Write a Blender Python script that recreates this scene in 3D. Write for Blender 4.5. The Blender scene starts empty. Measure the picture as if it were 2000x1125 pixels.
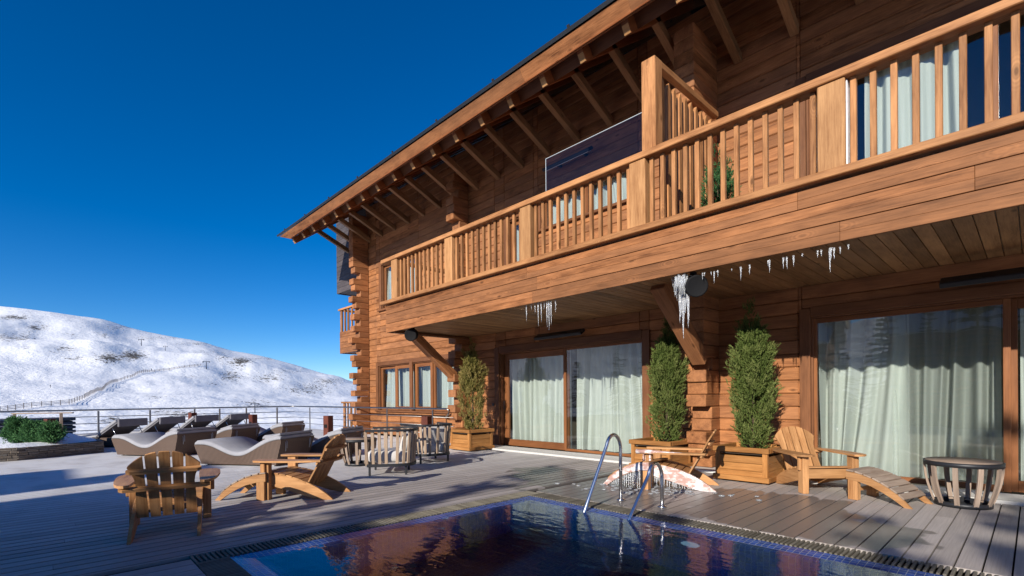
import bpy, bmesh, math, random
import numpy as np
from mathutils import Vector, Matrix
random.seed(7)
RNG = np.random.default_rng(11)
S = bpy.context.scene
COL = S.collection
R_ = math.radians

# ------------------------------------------------------------------ camera
CF, CCX, CCY, CH, CA, CROLL, CPITCH = 966.5, 1000., 780.5, 1.30, .8122, .0092, -.004
Fv = np.array([-math.sin(CA)*math.cos(CPITCH), math.cos(CA)*math.cos(CPITCH), math.sin(CPITCH)])
R0 = np.array([math.cos(CA), math.sin(CA), 0.]); U0 = np.cross(R0, Fv)
Rv = R0*math.cos(CROLL)-U0*math.sin(CROLL); Uv = U0*math.cos(CROLL)+R0*math.sin(CROLL)
CAM = np.array([0., 0., CH])
cam = bpy.data.cameras.new("camera"); co = bpy.data.objects.new("camera", cam); COL.objects.link(co)
M = Matrix.Identity(4)
for i in range(3):
    M[i][0], M[i][1], M[i][2], M[i][3] = Rv[i], Uv[i], -Fv[i], CAM[i]
co.matrix_world = M
cam.sensor_width = 36.; cam.lens = CF/2000*36; cam.shift_y = (CCY-562.5)/2000
cam.clip_start = .05; cam.clip_end = 6000
S.camera = co
# ------------------------------------------------------------------ world, sun, exposure
SUN_EL, SUN_AZ = 21.6, 14.7            # degrees; azimuth of the sun measured from -y toward +x
sdir = np.array([math.sin(R_(SUN_AZ))*math.cos(R_(SUN_EL)), -math.cos(R_(SUN_AZ))*math.cos(R_(SUN_EL)), math.sin(R_(SUN_EL))])
w = bpy.data.worlds.new("World"); S.world = w; w.use_nodes = True
nt = w.node_tree; nt.nodes.clear()
sky = nt.nodes.new("ShaderNodeTexSky"); sky.sky_type = 'NISHITA'; sky.sun_disc = False
sky.sun_elevation = R_(SUN_EL); sky.sun_rotation = R_(180-SUN_AZ)
sky.altitude = 2600; sky.air_density = 1.0; sky.dust_density = 0.0; sky.ozone_density = 4.0
hs = nt.nodes.new("ShaderNodeHueSaturation"); hs.inputs['Saturation'].default_value = 1.33; hs.inputs['Hue'].default_value = .506
bg = nt.nodes.new("ShaderNodeBackground"); bg.inputs['Strength'].default_value = .084
wo = nt.nodes.new("ShaderNodeOutputWorld")
nt.links.new(sky.outputs[0], hs.inputs['Color']); nt.links.new(hs.outputs[0], bg.inputs[0]); nt.links.new(bg.outputs[0], wo.inputs[0])
sl = bpy.data.lights.new("sun", 'SUN'); sl.energy = 3.9; sl.angle = R_(.5); sl.color = (1., .93, .82)
so = bpy.data.objects.new("sun", sl); COL.objects.link(so)
so.rotation_euler = Vector(sdir).to_track_quat('Z', 'Y').to_euler()
S.view_settings.view_transform = 'Standard'; S.view_settings.look = 'None'
S.view_settings.exposure = 0.79; S.view_settings.gamma = 1.0
try: S.cycles.max_bounces = 10; S.cycles.transparent_max_bounces = 16
except Exception: pass

# ------------------------------------------------------------------ pixel -> world helpers (layout measured in the photo)
def ray(px, py): return Fv+Rv*(px-CCX)/CF-Uv*(py-CCY)/CF
def onz(px, py, z=0.): r = ray(px, py); return CAM+r*((z-CH)/r[2])
def ony(px, py, y): r = ray(px, py); return CAM+r*(y/r[1])
def onx(px, py, x): r = ray(px, py); return CAM+r*(x/r[0])

# ------------------------------------------------------------------ materials
MATS = {}
class NT:
    def __init__(s, name):
        s.m = bpy.data.materials.new(name); s.m.use_nodes = True; s.t = s.m.node_tree; s.t.nodes.clear()
        s.out = s.n("ShaderNodeOutputMaterial")
    def n(s, typ, **kw):
        nd = s.t.nodes.new(typ)
        for k, v in kw.items(): setattr(nd, k, v)
        return nd
    def l(s, a, b): s.t.links.new(a, b)
    def attr(s, name): return s.n("ShaderNodeAttribute", attribute_name=name)
    def mapping(s, vec, scale=(1, 1, 1), loc=(0, 0, 0)):
        mp = s.n("ShaderNodeMapping"); mp.inputs['Scale'].default_value = scale; mp.inputs['Location'].default_value = loc
        s.l(vec, mp.inputs['Vector']); return mp.outputs[0]
    def noise(s, vec, scale=5, detail=4, rough=.55, dist=0.):
        t = s.n("ShaderNodeTexNoise"); t.inputs['Scale'].default_value = scale; t.inputs['Detail'].default_value = detail
        t.inputs['Roughness'].default_value = rough; t.inputs['Distortion'].default_value = dist
        if vec is not None: s.l(vec, t.inputs['Vector'])
        return t.outputs['Fac']
    def ramp(s, fac, stops, interp='LINEAR'):
        r = s.n("ShaderNodeValToRGB"); r.color_ramp.interpolation = interp
        e = r.color_ramp.elements
        while len(e) > 1: e.remove(e[0])
        e[0].position = stops[0][0]; e[0].color = tuple(stops[0][1])+(1,) if len(stops[0][1]) == 3 else stops[0][1]
        for p, c in stops[1:]:
            x = e.new(p); x.color = tuple(c)+(1,) if len(c) == 3 else c
        s.l(fac, r.inputs[0]); return r.outputs[0]
    def math(s, op, a, b=None, c=None):
        m = s.n("ShaderNodeMath", operation=op)
        for i, v in enumerate((a, b, c)):
            if v is None: continue
            if isinstance(v, (int, float)): m.inputs[i].default_value = v
            else: s.l(v, m.inputs[i])
        return m.outputs[0]
    def mix(s, fac, a, b, mode='MIX'):
        m = s.n("ShaderNodeMix", data_type='RGBA', blend_type=mode)
        for sock, v in ((m.inputs[0], fac), (m.inputs[6], a), (m.inputs[7], b)):
            if isinstance(v, (int, float)): sock.default_value = v
            elif isinstance(v, tuple): sock.default_value = v+(1,) if len(v) == 3 else v
            else: s.l(v, sock)
        return m.outputs[2]
    def bump(s, h, strength=.3, dist=.01):
        b = s.n("ShaderNodeBump"); b.inputs['Strength'].default_value = strength; b.inputs['Distance'].default_value = dist
        s.l(h, b.inputs['Height']); return b.outputs[0]
    def bsdf(s, color, rough=.6, normal=None, metal=0., spec=.5, trans=0., ior=1.45, connect=True):
        p = s.n("ShaderNodeBsdfPrincipled")
        for nm, v in (('Base Color', color), ('Roughness', rough), ('Metallic', metal), ('Specular IOR Level', spec), ('Transmission Weight', trans), ('IOR', ior)):
            if isinstance(v, (int, float)): p.inputs[nm].default_value = v
            elif isinstance(v, tuple): p.inputs[nm].default_value = v+(1,) if len(v) == 3 else v
            else: s.l(v, p.inputs[nm])
        if normal is not None: s.l(normal, p.inputs['Normal'])
        if connect: s.l(p.outputs[0], s.out.inputs[0])
        return p

def wood(name, dark, light, rough=.55, knots=True, grain=1., tintamt=.35, tintcol=None, bumpy=.35, spec=.2):
    k = NT(name)
    g = k.attr('grain').outputs['Vector']; tint = k.attr('tint').outputs['Fac']
    fine = k.noise(k.mapping(g, (3.2*grain, 60*grain, 60*grain)), 1., 5, .6, .4)
    broad = k.noise(k.mapping(g, (.7, 6, 6)), 1., 3, .5, .3)
    blot = k.noise(k.mapping(g, (2.5, 9, 9)), 1., 4, .6)
    v = k.math('MULTIPLY_ADD', fine, .75, k.math('MULTIPLY_ADD', broad, .75, k.math('MULTIPLY_ADD', blot, .65, -.56)))
    if knots:
        vt = k.n("ShaderNodeTexVoronoi", voronoi_dimensions='3D'); vt.inputs['Scale'].default_value = 1.
        k.l(k.mapping(g, (1.7, 4.2, 4.2)), vt.inputs['Vector'])
        kd = vt.outputs['Distance']
        core = k.n("ShaderNodeMapRange"); core.inputs[1].default_value = .04; core.inputs[2].default_value = .13; core.inputs[3].default_value = 1; core.inputs[4].default_value = 0
        k.l(kd, core.inputs[0])
    col = k.ramp(v, [(.22, dark), (.5, tuple((a+b)/2 for a, b in zip(dark, light))), (.82, light)])
    tm = k.math('MULTIPLY_ADD', tint, tintamt, 1-tintamt/2)
    col = k.mix(1., col, k_comb(k, tm), 'MULTIPLY')
    if tintcol: col = k.mix(k.math('MULTIPLY', k.math('FRACT', k.math('MULTIPLY', tint, 7.31)), .45), col, tintcol)
    if knots:
        whorl = k.math('SINE', k.math('MULTIPLY', kd, 95.)); near = k.n("ShaderNodeMapRange"); near.inputs[1].default_value = .10; near.inputs[2].default_value = .36; near.inputs[3].default_value = 1; near.inputs[4].default_value = 0
        k.l(kd, near.inputs[0]); wm = k.math('MULTIPLY', near.outputs[0], k.math('MULTIPLY_ADD', whorl, .5, .5))
        col = k.mix(k.math('MULTIPLY', wm, .28), col, tuple(min(1, c*1.35) for c in light))
        col = k.mix(k.math('MULTIPLY', core.outputs[0], .70), col, tuple(c*.38 for c in dark))
    nrm = k.bump(k.math('ADD', fine, k.math('MULTIPLY', blot, .5)), bumpy, .004)
    k.bsdf(col, rough, nrm, spec=spec)
    MATS[name] = k.m; return k.m
def k_comb(k, v):
    c = k.n("ShaderNodeCombineXYZ")
    for i in range(3): k.l(v, c.inputs[i])
    return c.outputs[0]
def plain(name, color, rough=.5, metal=0., noise=.15, scale=30, bumpy=0., spec=.5):
    k = NT(name); tc = k.n("ShaderNodeTexCoord").outputs['Object']
    n = k.noise(tc, scale, 4)
    c = k.mix(n, tuple(x*(1-noise) for x in color), tuple(min(1, x*(1+noise)) for x in color))
    k.bsdf(c, rough, k.bump(n, bumpy, .01) if bumpy else None, metal, spec)
    MATS[name] = k.m; return k.m

wood('log', (.115, .040, .014), (.46, .195, .076), .64, tintamt=.55, tintcol=(.24, .115, .06))
wood('palewood', (.24, .105, .038), (.54, .29, .125), .58)
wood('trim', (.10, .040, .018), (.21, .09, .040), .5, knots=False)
wood('rail', (.16, .062, .022), (.49, .235, .095), .55, tintamt=.5)
wood('fascia', (.085, .030, .010), (.385, .160, .062), .62, tintamt=.5, tintcol=(.24, .11, .05))
wood('soffit', (.15, .075, .032), (.37, .20, .092), .55, tintamt=.5)
wood('rafter', (.14, .04, .013), (.30, .105, .036), .55)
wood('frame', (.13, .048, .018), (.25, .10, .038), .45, knots=False)
wood('endgrain', (.26, .12, .042), (.50, .28, .12), .7, knots=False, grain=.25)
wood('teak', (.22, .095, .034), (.53, .285, .125), .48, knots=False, tintamt=.4)
wood('planter', (.20, .082, .022), (.45, .21, .068), .5, tintamt=.5)
wood('grate', (.09, .08, .06), (.20, .18, .14), .6, knots=False)
wood('greywood', (.17, .12, .09), (.36, .28, .22), .65, knots=False)
wood('paleslat', (.26, .18, .12), (.44, .33, .24), .6, knots=False)
wood('darkgrey', (.05, .042, .045), (.10, .085, .085), .6)
wood('redpost', (.075, .022, .015), (.14, .045, .03), .5, knots=False)
plain('black_metal', (.025, .026, .03), .45, .3, .2, 60)
plain('black_plastic', (.012, .012, .013), .7, 0, .2, 40, spec=.12)
plain('steel', (.70, .70, .70), .24, 1., .03, 40)
plain('railsteel', (.30, .29, .28), .35, 1., .1, 40)
plain('roofmetal', (.035, .038, .043), .5, .4, .2, 20)
plain('stone_sill', (.52, .51, .49), .75, 0, .25, 140, .25)
plain('soil', (.05, .035, .025), .95, 0, .4, 60, .5)
plain('room', (.16, .14, .11), .9, 0, .1, 3)
plain('gap_shade', (.02, .018, .016), .9)  # near-black deck base: shade in the board gaps put into its colour
plain('concrete', (.3, .29, .27), .8, 0, .2, 8)
plain('slatedark', (.04, .05, .075), .6, .2, .2, 12)
plain('plaster', (.55, .5, .42), .85, 0, .12, 6)
plain('bark', (.09, .06, .04), .9, 0, .4, 20, .4)
plain('switch', (.03, .03, .03), .4)
plain('handle_steel', (.5, .5, .5), .3, 1.)
plain('jacket_red', (.25, .03, .03), .7); plain('jacket_dark', (.03, .035, .05), .7)
# cushions
def fabric(name, c, stripe=None):
    k = NT(name); tc = k.n("ShaderNodeTexCoord").outputs['Object']
    n = k.noise(tc, 220, 2); n2 = k.noise(tc, 6, 3); n3 = k.noise(tc, 45, 3, .7)
    col = k.mix(n2, tuple(x*.82 for x in c), tuple(min(1, x*1.12) for x in c))
    if stripe:
        wv = k.n("ShaderNodeTexWave", wave_type='BANDS', bands_direction='X'); wv.inputs['Scale'].default_value = 3.2
        k.l(tc, wv.inputs['Vector'])
        col = k.mix(k.ramp(wv.outputs['Fac'], [(.45, (0, 0, 0)), (.55, (1, 1, 1))]), col, stripe)
    k.bsdf(col, .9, k.bump(k.math('ADD', n, n3), .35, .006), spec=.2); MATS[name] = k.m
fabric('cushion', (.31, .31, .335)); fabric('cushion_grey', (.52, .50, .48)); fabric('cushion_dark', (.05, .05, .065))
fabric('cushion_back', (.20, .195, .215))
# wicker
k = NT('wicker'); g = k.attr('grain').outputs['Vector']
w1 = k.n("ShaderNodeTexWave", wave_type='BANDS', bands_direction='X'); w1.inputs['Scale'].default_value = 11.; w1.inputs['Distortion'].default_value = .4
w2 = k.n("ShaderNodeTexWave", wave_type='BANDS', bands_direction='Y'); w2.inputs['Scale'].default_value = 20.; w2.inputs['Distortion'].default_value = .6
k.l(g, w1.inputs['Vector']); k.l(g, w2.inputs['Vector'])
n = k.noise(g, 7, 4)
hgt = k.math('ADD', w1.outputs['Fac'], k.math('MULTIPLY', w2.outputs['Fac'], .35))
col = k.mix(k.math('MULTIPLY', w1.outputs['Fac'], 1.), (.03, .018, .013), (.155, .10, .073)); col = k.mix(k.math('MULTIPLY', n, .4), col, (.12, .078, .058))
k.bsdf(col, .65, k.bump(hgt, .5, .008)); MATS['wicker'] = k.m
# glass (thin pane: clear with fresnel reflection)
def glassmat(name, tint, boost=1.6):
    k = NT(name); tr = k.n("ShaderNodeBsdfTransparent"); tr.inputs[0].default_value = tint+(1,)
    gl = k.n("ShaderNodeBsdfGlossy"); gl.inputs['Roughness'].default_value = .004; gl.inputs[0].default_value = (1, 1, 1, 1)
    tc = k.n("ShaderNodeTexCoord").outputs['Object']
    k.l(k.bump(k.noise(tc, 1.1, 2), .06, .05), gl.inputs['Normal'])
    fr = k.n("ShaderNodeFresnel"); fr.inputs['IOR'].default_value = 1.5
    geo = k.n("ShaderNodeNewGeometry"); front = k.math('SUBTRACT', 1., geo.outputs['Backfacing'])
    mx = k.n("ShaderNodeMixShader"); k.l(k.math('MULTIPLY', front, k.math('MINIMUM', k.math('MULTIPLY', fr.outputs[0], boost), 1.)), mx.inputs[0])
    k.l(tr.outputs[0], mx.inputs[1]); k.l(gl.outputs[0], mx.inputs[2]); k.l(mx.outputs[0], k.out.inputs[0]); MATS[name] = k.m
glassmat('glass', (.945, .972, .962), 2.3); glassmat('screen_glass', (.93, .94, 1.0), .9)
plain('glass_edge', (.5, .55, .56), .3)
# sheer curtain
k = NT('curtain'); tc = k.n("ShaderNodeTexCoord").outputs['Object']
df = k.n("ShaderNodeBsdfDiffuse"); tl = k.n("ShaderNodeBsdfTranslucent"); n = k.noise(k.mapping(tc, (18, 18, 1.)), 1., 3)
cc = k.mix(n, (.66, .70, .66), (.88, .91, .87)); k.l(cc, df.inputs[0]); k.l(cc, tl.inputs[0])
mx = k.n("ShaderNodeMixShader"); mx.inputs[0].default_value = .3; k.l(df.outputs[0], mx.inputs[1]); k.l(tl.outputs[0], mx.inputs[2])
tp = k.n("ShaderNodeBsdfTransparent"); m2 = k.n("ShaderNodeMixShader"); m2.inputs[0].default_value = .26
k.l(mx.outputs[0], m2.inputs[1]); k.l(tp.outputs[0], m2.inputs[2]); k.l(m2.outputs[0], k.out.inputs[0]); MATS['curtain'] = k.m
MATS['sheer'] = k.m.copy(); MATS['sheer'].name = 'sheer'
for nd in MATS['sheer'].node_tree.nodes:
    if nd.type == 'MIX_SHADER' and abs(nd.inputs[0].default_value-.26) < .01: nd.inputs[0].default_value = .58
# ice
k = NT('ice'); tc = k.n("ShaderNodeTexCoord").outputs['Object']; n = k.noise(tc, 40, 4)
gl = k.bsdf((.93, .96, 1.), .12, k.bump(n, .5, .01), trans=.75, ior=1.31); MATS['ice'] = k.m
k = NT('ice_white'); tc = k.n("ShaderNodeTexCoord").outputs['Object']; n = k.noise(k.mapping(tc, (8, 8, 16)), 1., 5, .6)
k.bsdf(k.mix(k.ramp(n, [(.44, (0, 0, 0)), (.60, (1, 1, 1))]), (.42, .25, .21), (.74, .72, .72)), .2, k.bump(k.noise(tc, 70, 4), .7, .01), spec=.7); MATS['ice_white'] = k.m
# foliage
def leaf(name, a, b, c):
    k = NT(name); t = k.attr('tint').outputs['Fac']
    col = k.ramp(t, [(0, a), (.5, b), (1, c)])
    d = k.n("ShaderNodeBsdfDiffuse"); tr = k.n("ShaderNodeBsdfTranslucent"); k.l(col, d.inputs[0]); k.l(col, tr.inputs[0])
    mx = k.n("ShaderNodeMixShader"); mx.inputs[0].default_value = .25; k.l(d.outputs[0], mx.inputs[1]); k.l(tr.outputs[0], mx.inputs[2])
    k.l(mx.outputs[0], k.out.inputs[0]); MATS[name] = k.m
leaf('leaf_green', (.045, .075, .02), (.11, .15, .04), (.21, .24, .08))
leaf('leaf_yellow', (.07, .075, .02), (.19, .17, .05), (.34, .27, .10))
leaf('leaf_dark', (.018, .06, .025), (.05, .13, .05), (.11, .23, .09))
leaf('needle', (.012, .025, .012), (.02, .04, .018), (.035, .06, .025))
# snow hill
k = NT('snow_hill'); tc = k.n("ShaderNodeTexCoord").outputs['Object']
rk = k.attr('rock').outputs['Fac']
big = k.noise(k.mapping(tc, (.22, .22, .5)), 1., 7, .68, .5); fin = k.noise(k.mapping(tc, (.55, .55, 1.9)), 1., 5, .7)
rk2 = k.math('ADD', k.math('MULTIPLY_ADD', fin, 2.5, k.math('MULTIPLY_ADD', big, 2.0, -2.25)), rk)
mask = k.ramp(rk2, [(.66, (0, 0, 0)), (.74, (1, 1, 1))])
rockc = k.mix(k.noise(tc, 2.5, 4), (.045, .038, .028), (.17, .14, .10))
sn = k.noise(k.mapping(tc, (.6, .6, .6)), 1., 5, .6)
snc = k.mix(sn, (.88, .89, .91), (.96, .96, .965))
nr = k.bump(k.math('ADD', k.math('ADD', k.noise(k.mapping(tc, (.05, .05, .05)), 1., 6, .6), k.math('MULTIPLY', sn, .25)), k.math('MULTIPLY', mask, .3)), .6, 2.6)
k.bsdf(k.mix(mask, snc, rockc), .7, nr, spec=.2); MATS['snow_hill'] = k.m
k = NT('snow'); tc = k.n("ShaderNodeTexCoord").outputs['Object']
k.bsdf((.85, .87, .9), .6, k.bump(k.noise(tc, 14, 5), .5, .03), spec=.3); MATS['snow'] = k.m
# deck: grey boards, frost, wet patches beside the iced chair
k = NT('deck'); g = k.attr('grain').outputs['Vector']; t = k.attr('tint').outputs['Fac']; tc = k.n("ShaderNodeTexCoord").outputs['Object']
fine = k.noise(k.mapping(g, (2.2, 90, 1)), 1., 5, .65); br = k.noise(k.mapping(g, (.8, 5, 1)), 1., 3)
base = k.mix(k.math('MULTIPLY_ADD', fine, .8, k.math('MULTIPLY', br, .3)), (.19, .165, .15), (.50, .45, .42))
base = k.mix(1., base, k_comb(k, k.math('MULTIPLY_ADD', t, .35, .82)), 'MULTIPLY')
sp = k.n("ShaderNodeSeparateXYZ"); k.l(tc, sp.inputs[0])
X, Y = sp.outputs[0], sp.outputs[1]
def blob(x, y, rx, ry):
    a = k.math('DIVIDE', k.math('SUBTRACT', X, x), rx); b = k.math('DIVIDE', k.math('SUBTRACT', Y, y), ry)
    return k.math('SUBTRACT', 1., k.math('POWER', k.math('ADD', k.math('MULTIPLY', a, a), k.math('MULTIPLY', b, b)), .5))
edge = k.noise(k.mapping(tc, (1.2, 2.2, 1)), 1., 4, .5); edge2 = k.noise(k.mapping(g, (1.4, 3.2, 1)), 1., 2, .4)
wet = k.math('MAXIMUM', blob(-2.3, 6.2, 1.1, .95), k.math('MAXIMUM', blob(-3.9, 5.7, 1.5, 1.1), k.math('MAXIMUM', blob(-1.5, 5.5, 1.0, .6), blob(-5.3, 6.3, 1.2, .8))))
wetm = k.ramp(k.math('ADD', wet, k.math('MULTIPLY', k.math('SUBTRACT', k.math('MULTIPLY_ADD', edge2, .6, k.math('MULTIPLY', edge, .7)), .6), 1.5)), [(.10, (0, 0, 0)), (.15, (1, 1, 1))])
frost = k.n("ShaderNodeMapRange"); frost.inputs[1].default_value = -6.2; frost.inputs[2].default_value = -10.5; k.l(X, frost.inputs[0])
frn = k.math('MULTIPLY', frost.outputs[0], k.ramp(k.math('MULTIPLY_ADD', fine, .5, edge), [(.42, (.35, .35, .35)), (.8, (1, 1, 1))]))
c = k.mix(k.math('MULTIPLY', frn, .75), base, (.84, .84, .85))
c = k.mix(k.math('MULTIPLY', wetm, .72), c, (.10, .085, .075))
ro = k.math('MULTIPLY_ADD', wetm, -.30, .62)
k.bsdf(c, ro, k.bump(fine, .3, .003), spec=.45); MATS['deck'] = k.m
# pool tiles
def tilemat(name, ax):
    k = NT(name); tc = k.n("ShaderNodeTexCoord").outputs['Object']
    sp = k.n("ShaderNodeSeparateXYZ"); k.l(tc, sp.inputs[0]); cb = k.n("ShaderNodeCombineXYZ")
    k.l(sp.outputs[ax[0]], cb.inputs[0]); k.l(sp.outputs[ax[1]], cb.inputs[1])
    b = k.n("ShaderNodeTexBrick", offset=0., squash=1.); b.inputs['Scale'].default_value = 1.; b.inputs['Brick Width'].default_value = .05; b.inputs['Row Height'].default_value = .05
    b.inputs['Mortar Size'].default_value = .0022; b.inputs['Mortar Smooth'].default_value = .1
    b.inputs['Color1'].default_value = (.015, .045, .20, 1); b.inputs['Color2'].default_value = (.035, .09, .36, 1); b.inputs['Mortar'].default_value = (.30, .32, .36, 1)
    k.l(cb.outputs[0], b.inputs['Vector'])
    k.bsdf(b.outputs[0], .2); MATS[name] = k.m
tilemat('tile_xy', (0, 1)); tilemat('tile_xz', (0, 2)); tilemat('tile_yz', (1, 2))
k = NT('water'); tc = k.n("ShaderNodeTexCoord").outputs['Object']
h1 = k.noise(k.mapping(tc, (2.2, 5., 1)), 1., 3, .5, .4); h2 = k.noise(k.mapping(tc, (7, 14, 1)), 1., 2, .5)
nb = k.bump(k.math('MULTIPLY_ADD', h2, .30, h1), .075, .06)
p = k.bsdf((.35, .62, .95), .0, nb, trans=1., ior=1.58, connect=False)
va = k.n("ShaderNodeVolumeAbsorption"); va.inputs[0].default_value = (.10, .45, .90, 1); va.inputs[1].default_value = .55
df = k.n("ShaderNodeBsdfDiffuse"); df.inputs[0].default_value = (.001, .045, .16, 1); k.l(nb, df.inputs['Normal'])
mx = k.n("ShaderNodeMixShader"); mx.inputs[0].default_value = .15; k.l(p.outputs[0], mx.inputs[1]); k.l(df.outputs[0], mx.inputs[2])
k.l(mx.outputs[0], k.out.inputs[0]); k.l(va.outputs[0], k.out.inputs[1]); MATS['water'] = k.m
# stone wall
k = NT('drystone'); g = k.attr('grain').outputs['Vector']; t = k.attr('tint').outputs['Fac']
n = k.noise(k.mapping(g, (9, 30, 30)), 1., 5, .65)
col = k.ramp(t, [(0, (.14, .11, .085)), (.35, (.30, .24, .18)), (.7, (.22, .20, .18)), (1, (.40, .34, .27))])
k.bsdf(k.mix(n, tuple([.10, .085, .07]), col), .85, k.bump(n, .7, .012)); MATS['drystone'] = k.m
k = NT('lamp_glow'); e = k.n("ShaderNodeEmission"); e.inputs[0].default_value = (.75, .95, 1, 1); e.inputs[1].default_value = .22; k.l(e.outputs[0], k.out.inputs[0]); MATS['lamp_glow'] = k.m

# ------------------------------------------------------------------ mesh builder
def frame(o, ex, ey, ez):
    m = np.eye(4); m[:3, 0], m[:3, 1], m[:3, 2], m[:3, 3] = ex, ey, ez, o; return m
def rotz(a, o=(0, 0, 0)):
    c, s = math.cos(a), math.sin(a); return frame(o, (c, s, 0), (-s, c, 0), (0, 0, 1))
class MB:
    def __init__(s): s.v = []; s.f = []; s.g = []; s.t = []; s.n = 0; s.smooth = []
    def add(s, verts, faces, grain=None, tint=None, smooth=False):
        verts = np.asarray(verts, float)
        if tint is None: tint = random.random()
        if grain is None: grain = verts
        s.v.append(verts); s.g.append(np.asarray(grain, float)+np.array([tint*37.7, tint*91.3, tint*53.1]))
        s.t.append(np.full(len(verts), tint)); s.f += [tuple(i+s.n for i in f) for f in faces]; s.smooth += [smooth]*len(faces); s.n += len(verts)
    def box(s, c, size, M=None, b=.004, tint=None, axis=None):
        sx, sy, sz = [d/2 for d in size]; b = min(b, sx*.45, sy*.45, sz*.45)
        V = []; 
        for ix in (-1, 1):
            for iy in (-1, 1):
                for iz in (-1, 1):
                    V += [(ix*sx, iy*(sy-b), iz*(sz-b)), (ix*(sx-b), iy*sy, iz*(sz-b)), (ix*(sx-b), iy*(sy-b), iz*sz)]
        I = lambda ix, iy, iz, k: ((ix > 0)*4+(iy > 0)*2+(iz > 0))*3+k
        Fc = []
        for sg in (-1, 1):
            q = [I(sg, -1, -1, 0), I(sg, 1, -1, 0), I(sg, 1, 1, 0), I(sg, -1, 1, 0)]; Fc.append(q if sg > 0 else q[::-1])
            q = [I(-1, sg, -1, 1), I(-1, sg, 1, 1), I(1, sg, 1, 1), I(1, sg, -1, 1)]; Fc.append(q if sg > 0 else q[::-1])
            q = [I(-1, -1, sg, 2), I(1, -1, sg, 2), I(1, 1, sg, 2), I(-1, 1, sg, 2)]; Fc.append(q if sg > 0 else q[::-1])
        for a in (-1, 1):
            for c2 in (-1, 1):
                q = [I(-1, a, c2, 1), I(1, a, c2, 1), I(1, a, c2, 2), I(-1, a, c2, 2)]; Fc.append(q if a*c2 > 0 else q[::-1])
                q = [I(a, -1, c2, 0), I(a, 1, c2, 0), I(a, 1, c2, 2), I(a, -1, c2, 2)]; Fc.append(q[::-1] if a*c2 < 0 else q)
                if a*c2 > 0: Fc[-1] = q
                else: Fc[-1] = q[::-1]
                q = [I(a, c2, -1, 0), I(a, c2, 1, 0), I(a, c2, 1, 1), I(a, c2, -1, 1)]; Fc.append(q[::-1] if a*c2 > 0 else q)
        for ix in (-1, 1):
            for iy in (-1, 1):
                for iz in (-1, 1):
                    q = [I(ix, iy, iz, 0), I(ix, iy, iz, 1), I(ix, iy, iz, 2)]; Fc.append(q if ix*iy*iz > 0 else q[::-1])
        V = np.array(V)
        ax = int(np.argmax(size)) if axis is None else axis
        g = V[:, [ax, (ax+1) % 3, (ax+2) % 3]]
        if M is not None: V = V@M[:3, :3].T+M[:3, 3]
        s.add(V+np.asarray(c, float), Fc, g, tint)
    def beam(s, p0, p1, w, h, up=(0, 0, 1), b=.004, tint=None):
        p0 = np.asarray(p0, float); p1 = np.asarray(p1, float); d = p1-p0; L = np.linalg.norm(d); d /= L
        side = np.cross(up, d); side /= np.linalg.norm(side); u = np.cross(d, side)
        m = frame((0, 0, 0), d, side, u); s.box((p0+p1)/2, (L, w, h), m, b, tint, 0)
    def prism(s, poly, t, M=None, tint=None, gaxis=0, ch=0.):
        """polygon in local xy, extruded from z=-t/2 to t/2"""
        poly = np.asarray(poly, float); n = len(poly)
        a = np.sum(poly[:, 0]*np.roll(poly[:, 1], -1)-np.roll(poly[:, 0], -1)*poly[:, 1])
        if a < 0: poly = poly[::-1]
        V = np.vstack([np.c_[poly, np.full(n, -t/2)], np.c_[poly, np.full(n, t/2)]])
        Fc = [tuple(range(n))[::-1], tuple(range(n, 2*n))]+[(i, (i+1) % n, n+(i+1) % n, n+i) for i in range(n)]
        g = V[:, [gaxis, 1-gaxis, 2]]
        if M is not None: V = V@M[:3, :3].T+M[:3, 3]
        s.add(V, Fc, g, tint)
    def tube(s, pts, r, n=8, tint=None, caps=True):
        pts = np.asarray(pts, float); m = len(pts); r = np.broadcast_to(np.asarray(r, float), (m,))
        tg = np.gradient(pts, axis=0); tg /= np.linalg.norm(tg, axis=1)[:, None]+1e-12
        up = np.array([0, 0, 1.]) if abs(tg[0][2]) < .9 else np.array([1., 0, 0])
        V = []; G = []; L = 0; a = up-tg[0]*(up@tg[0]); a /= np.linalg.norm(a)
        for i in range(m):
            a = a-tg[i]*(a@tg[i]); a /= np.linalg.norm(a); b = np.cross(tg[i], a)
            if i: L += np.linalg.norm(pts[i]-pts[i-1])
            for j in range(n):
                th = 2*math.pi*j/n; V.append(pts[i]+r[i]*(math.cos(th)*a+math.sin(th)*b)); G.append((L, r[i]*th, 0))
        Fc = [(i*n+j, i*n+(j+1) % n, (i+1)*n+(j+1) % n, (i+1)*n+j) for i in range(m-1) for j in range(n)]
        if caps: Fc += [tuple(range(n))[::-1], tuple(range((m-1)*n, m*n))]
        s.add(V, Fc, G, tint, True)
    def lathe(s, prof, c=(0, 0, 0), n=20, M=None, tint=None):
        m = len(prof); V = []
        for r, z in prof:
            for j in range(n): th = 2*math.pi*j/n; V.append((r*math.cos(th), r*math.sin(th), z))
        V = np.array(V); Fc = [(i*n+j, i*n+(j+1) % n, (i+1)*n+(j+1) % n, (i+1)*n+j) for i in range(m-1) for j in range(n)]
        Fc += [tuple(range(n))[::-1], tuple(range((m-1)*n, m*n))]
        if M is not None: V = V@M[:3, :3].T+M[:3, 3]
        s.add(V+np.asarray(c, float), Fc, None, tint, True)
    def grid(s, P, smooth=True, tint=None, grain=None, closed=False):
        P = np.asarray(P, float); a, b = P.shape[:2]
        Fc = [(i*b+j, i*b+(j+1) % b, (i+1)*b+(j+1) % b, (i+1)*b+j) for i in range(a-1) for j in range(b if closed else b-1)]
        s.add(P.reshape(-1, 3), Fc, None if grain is None else np.asarray(grain).reshape(-1, 3), tint, smooth)
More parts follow.
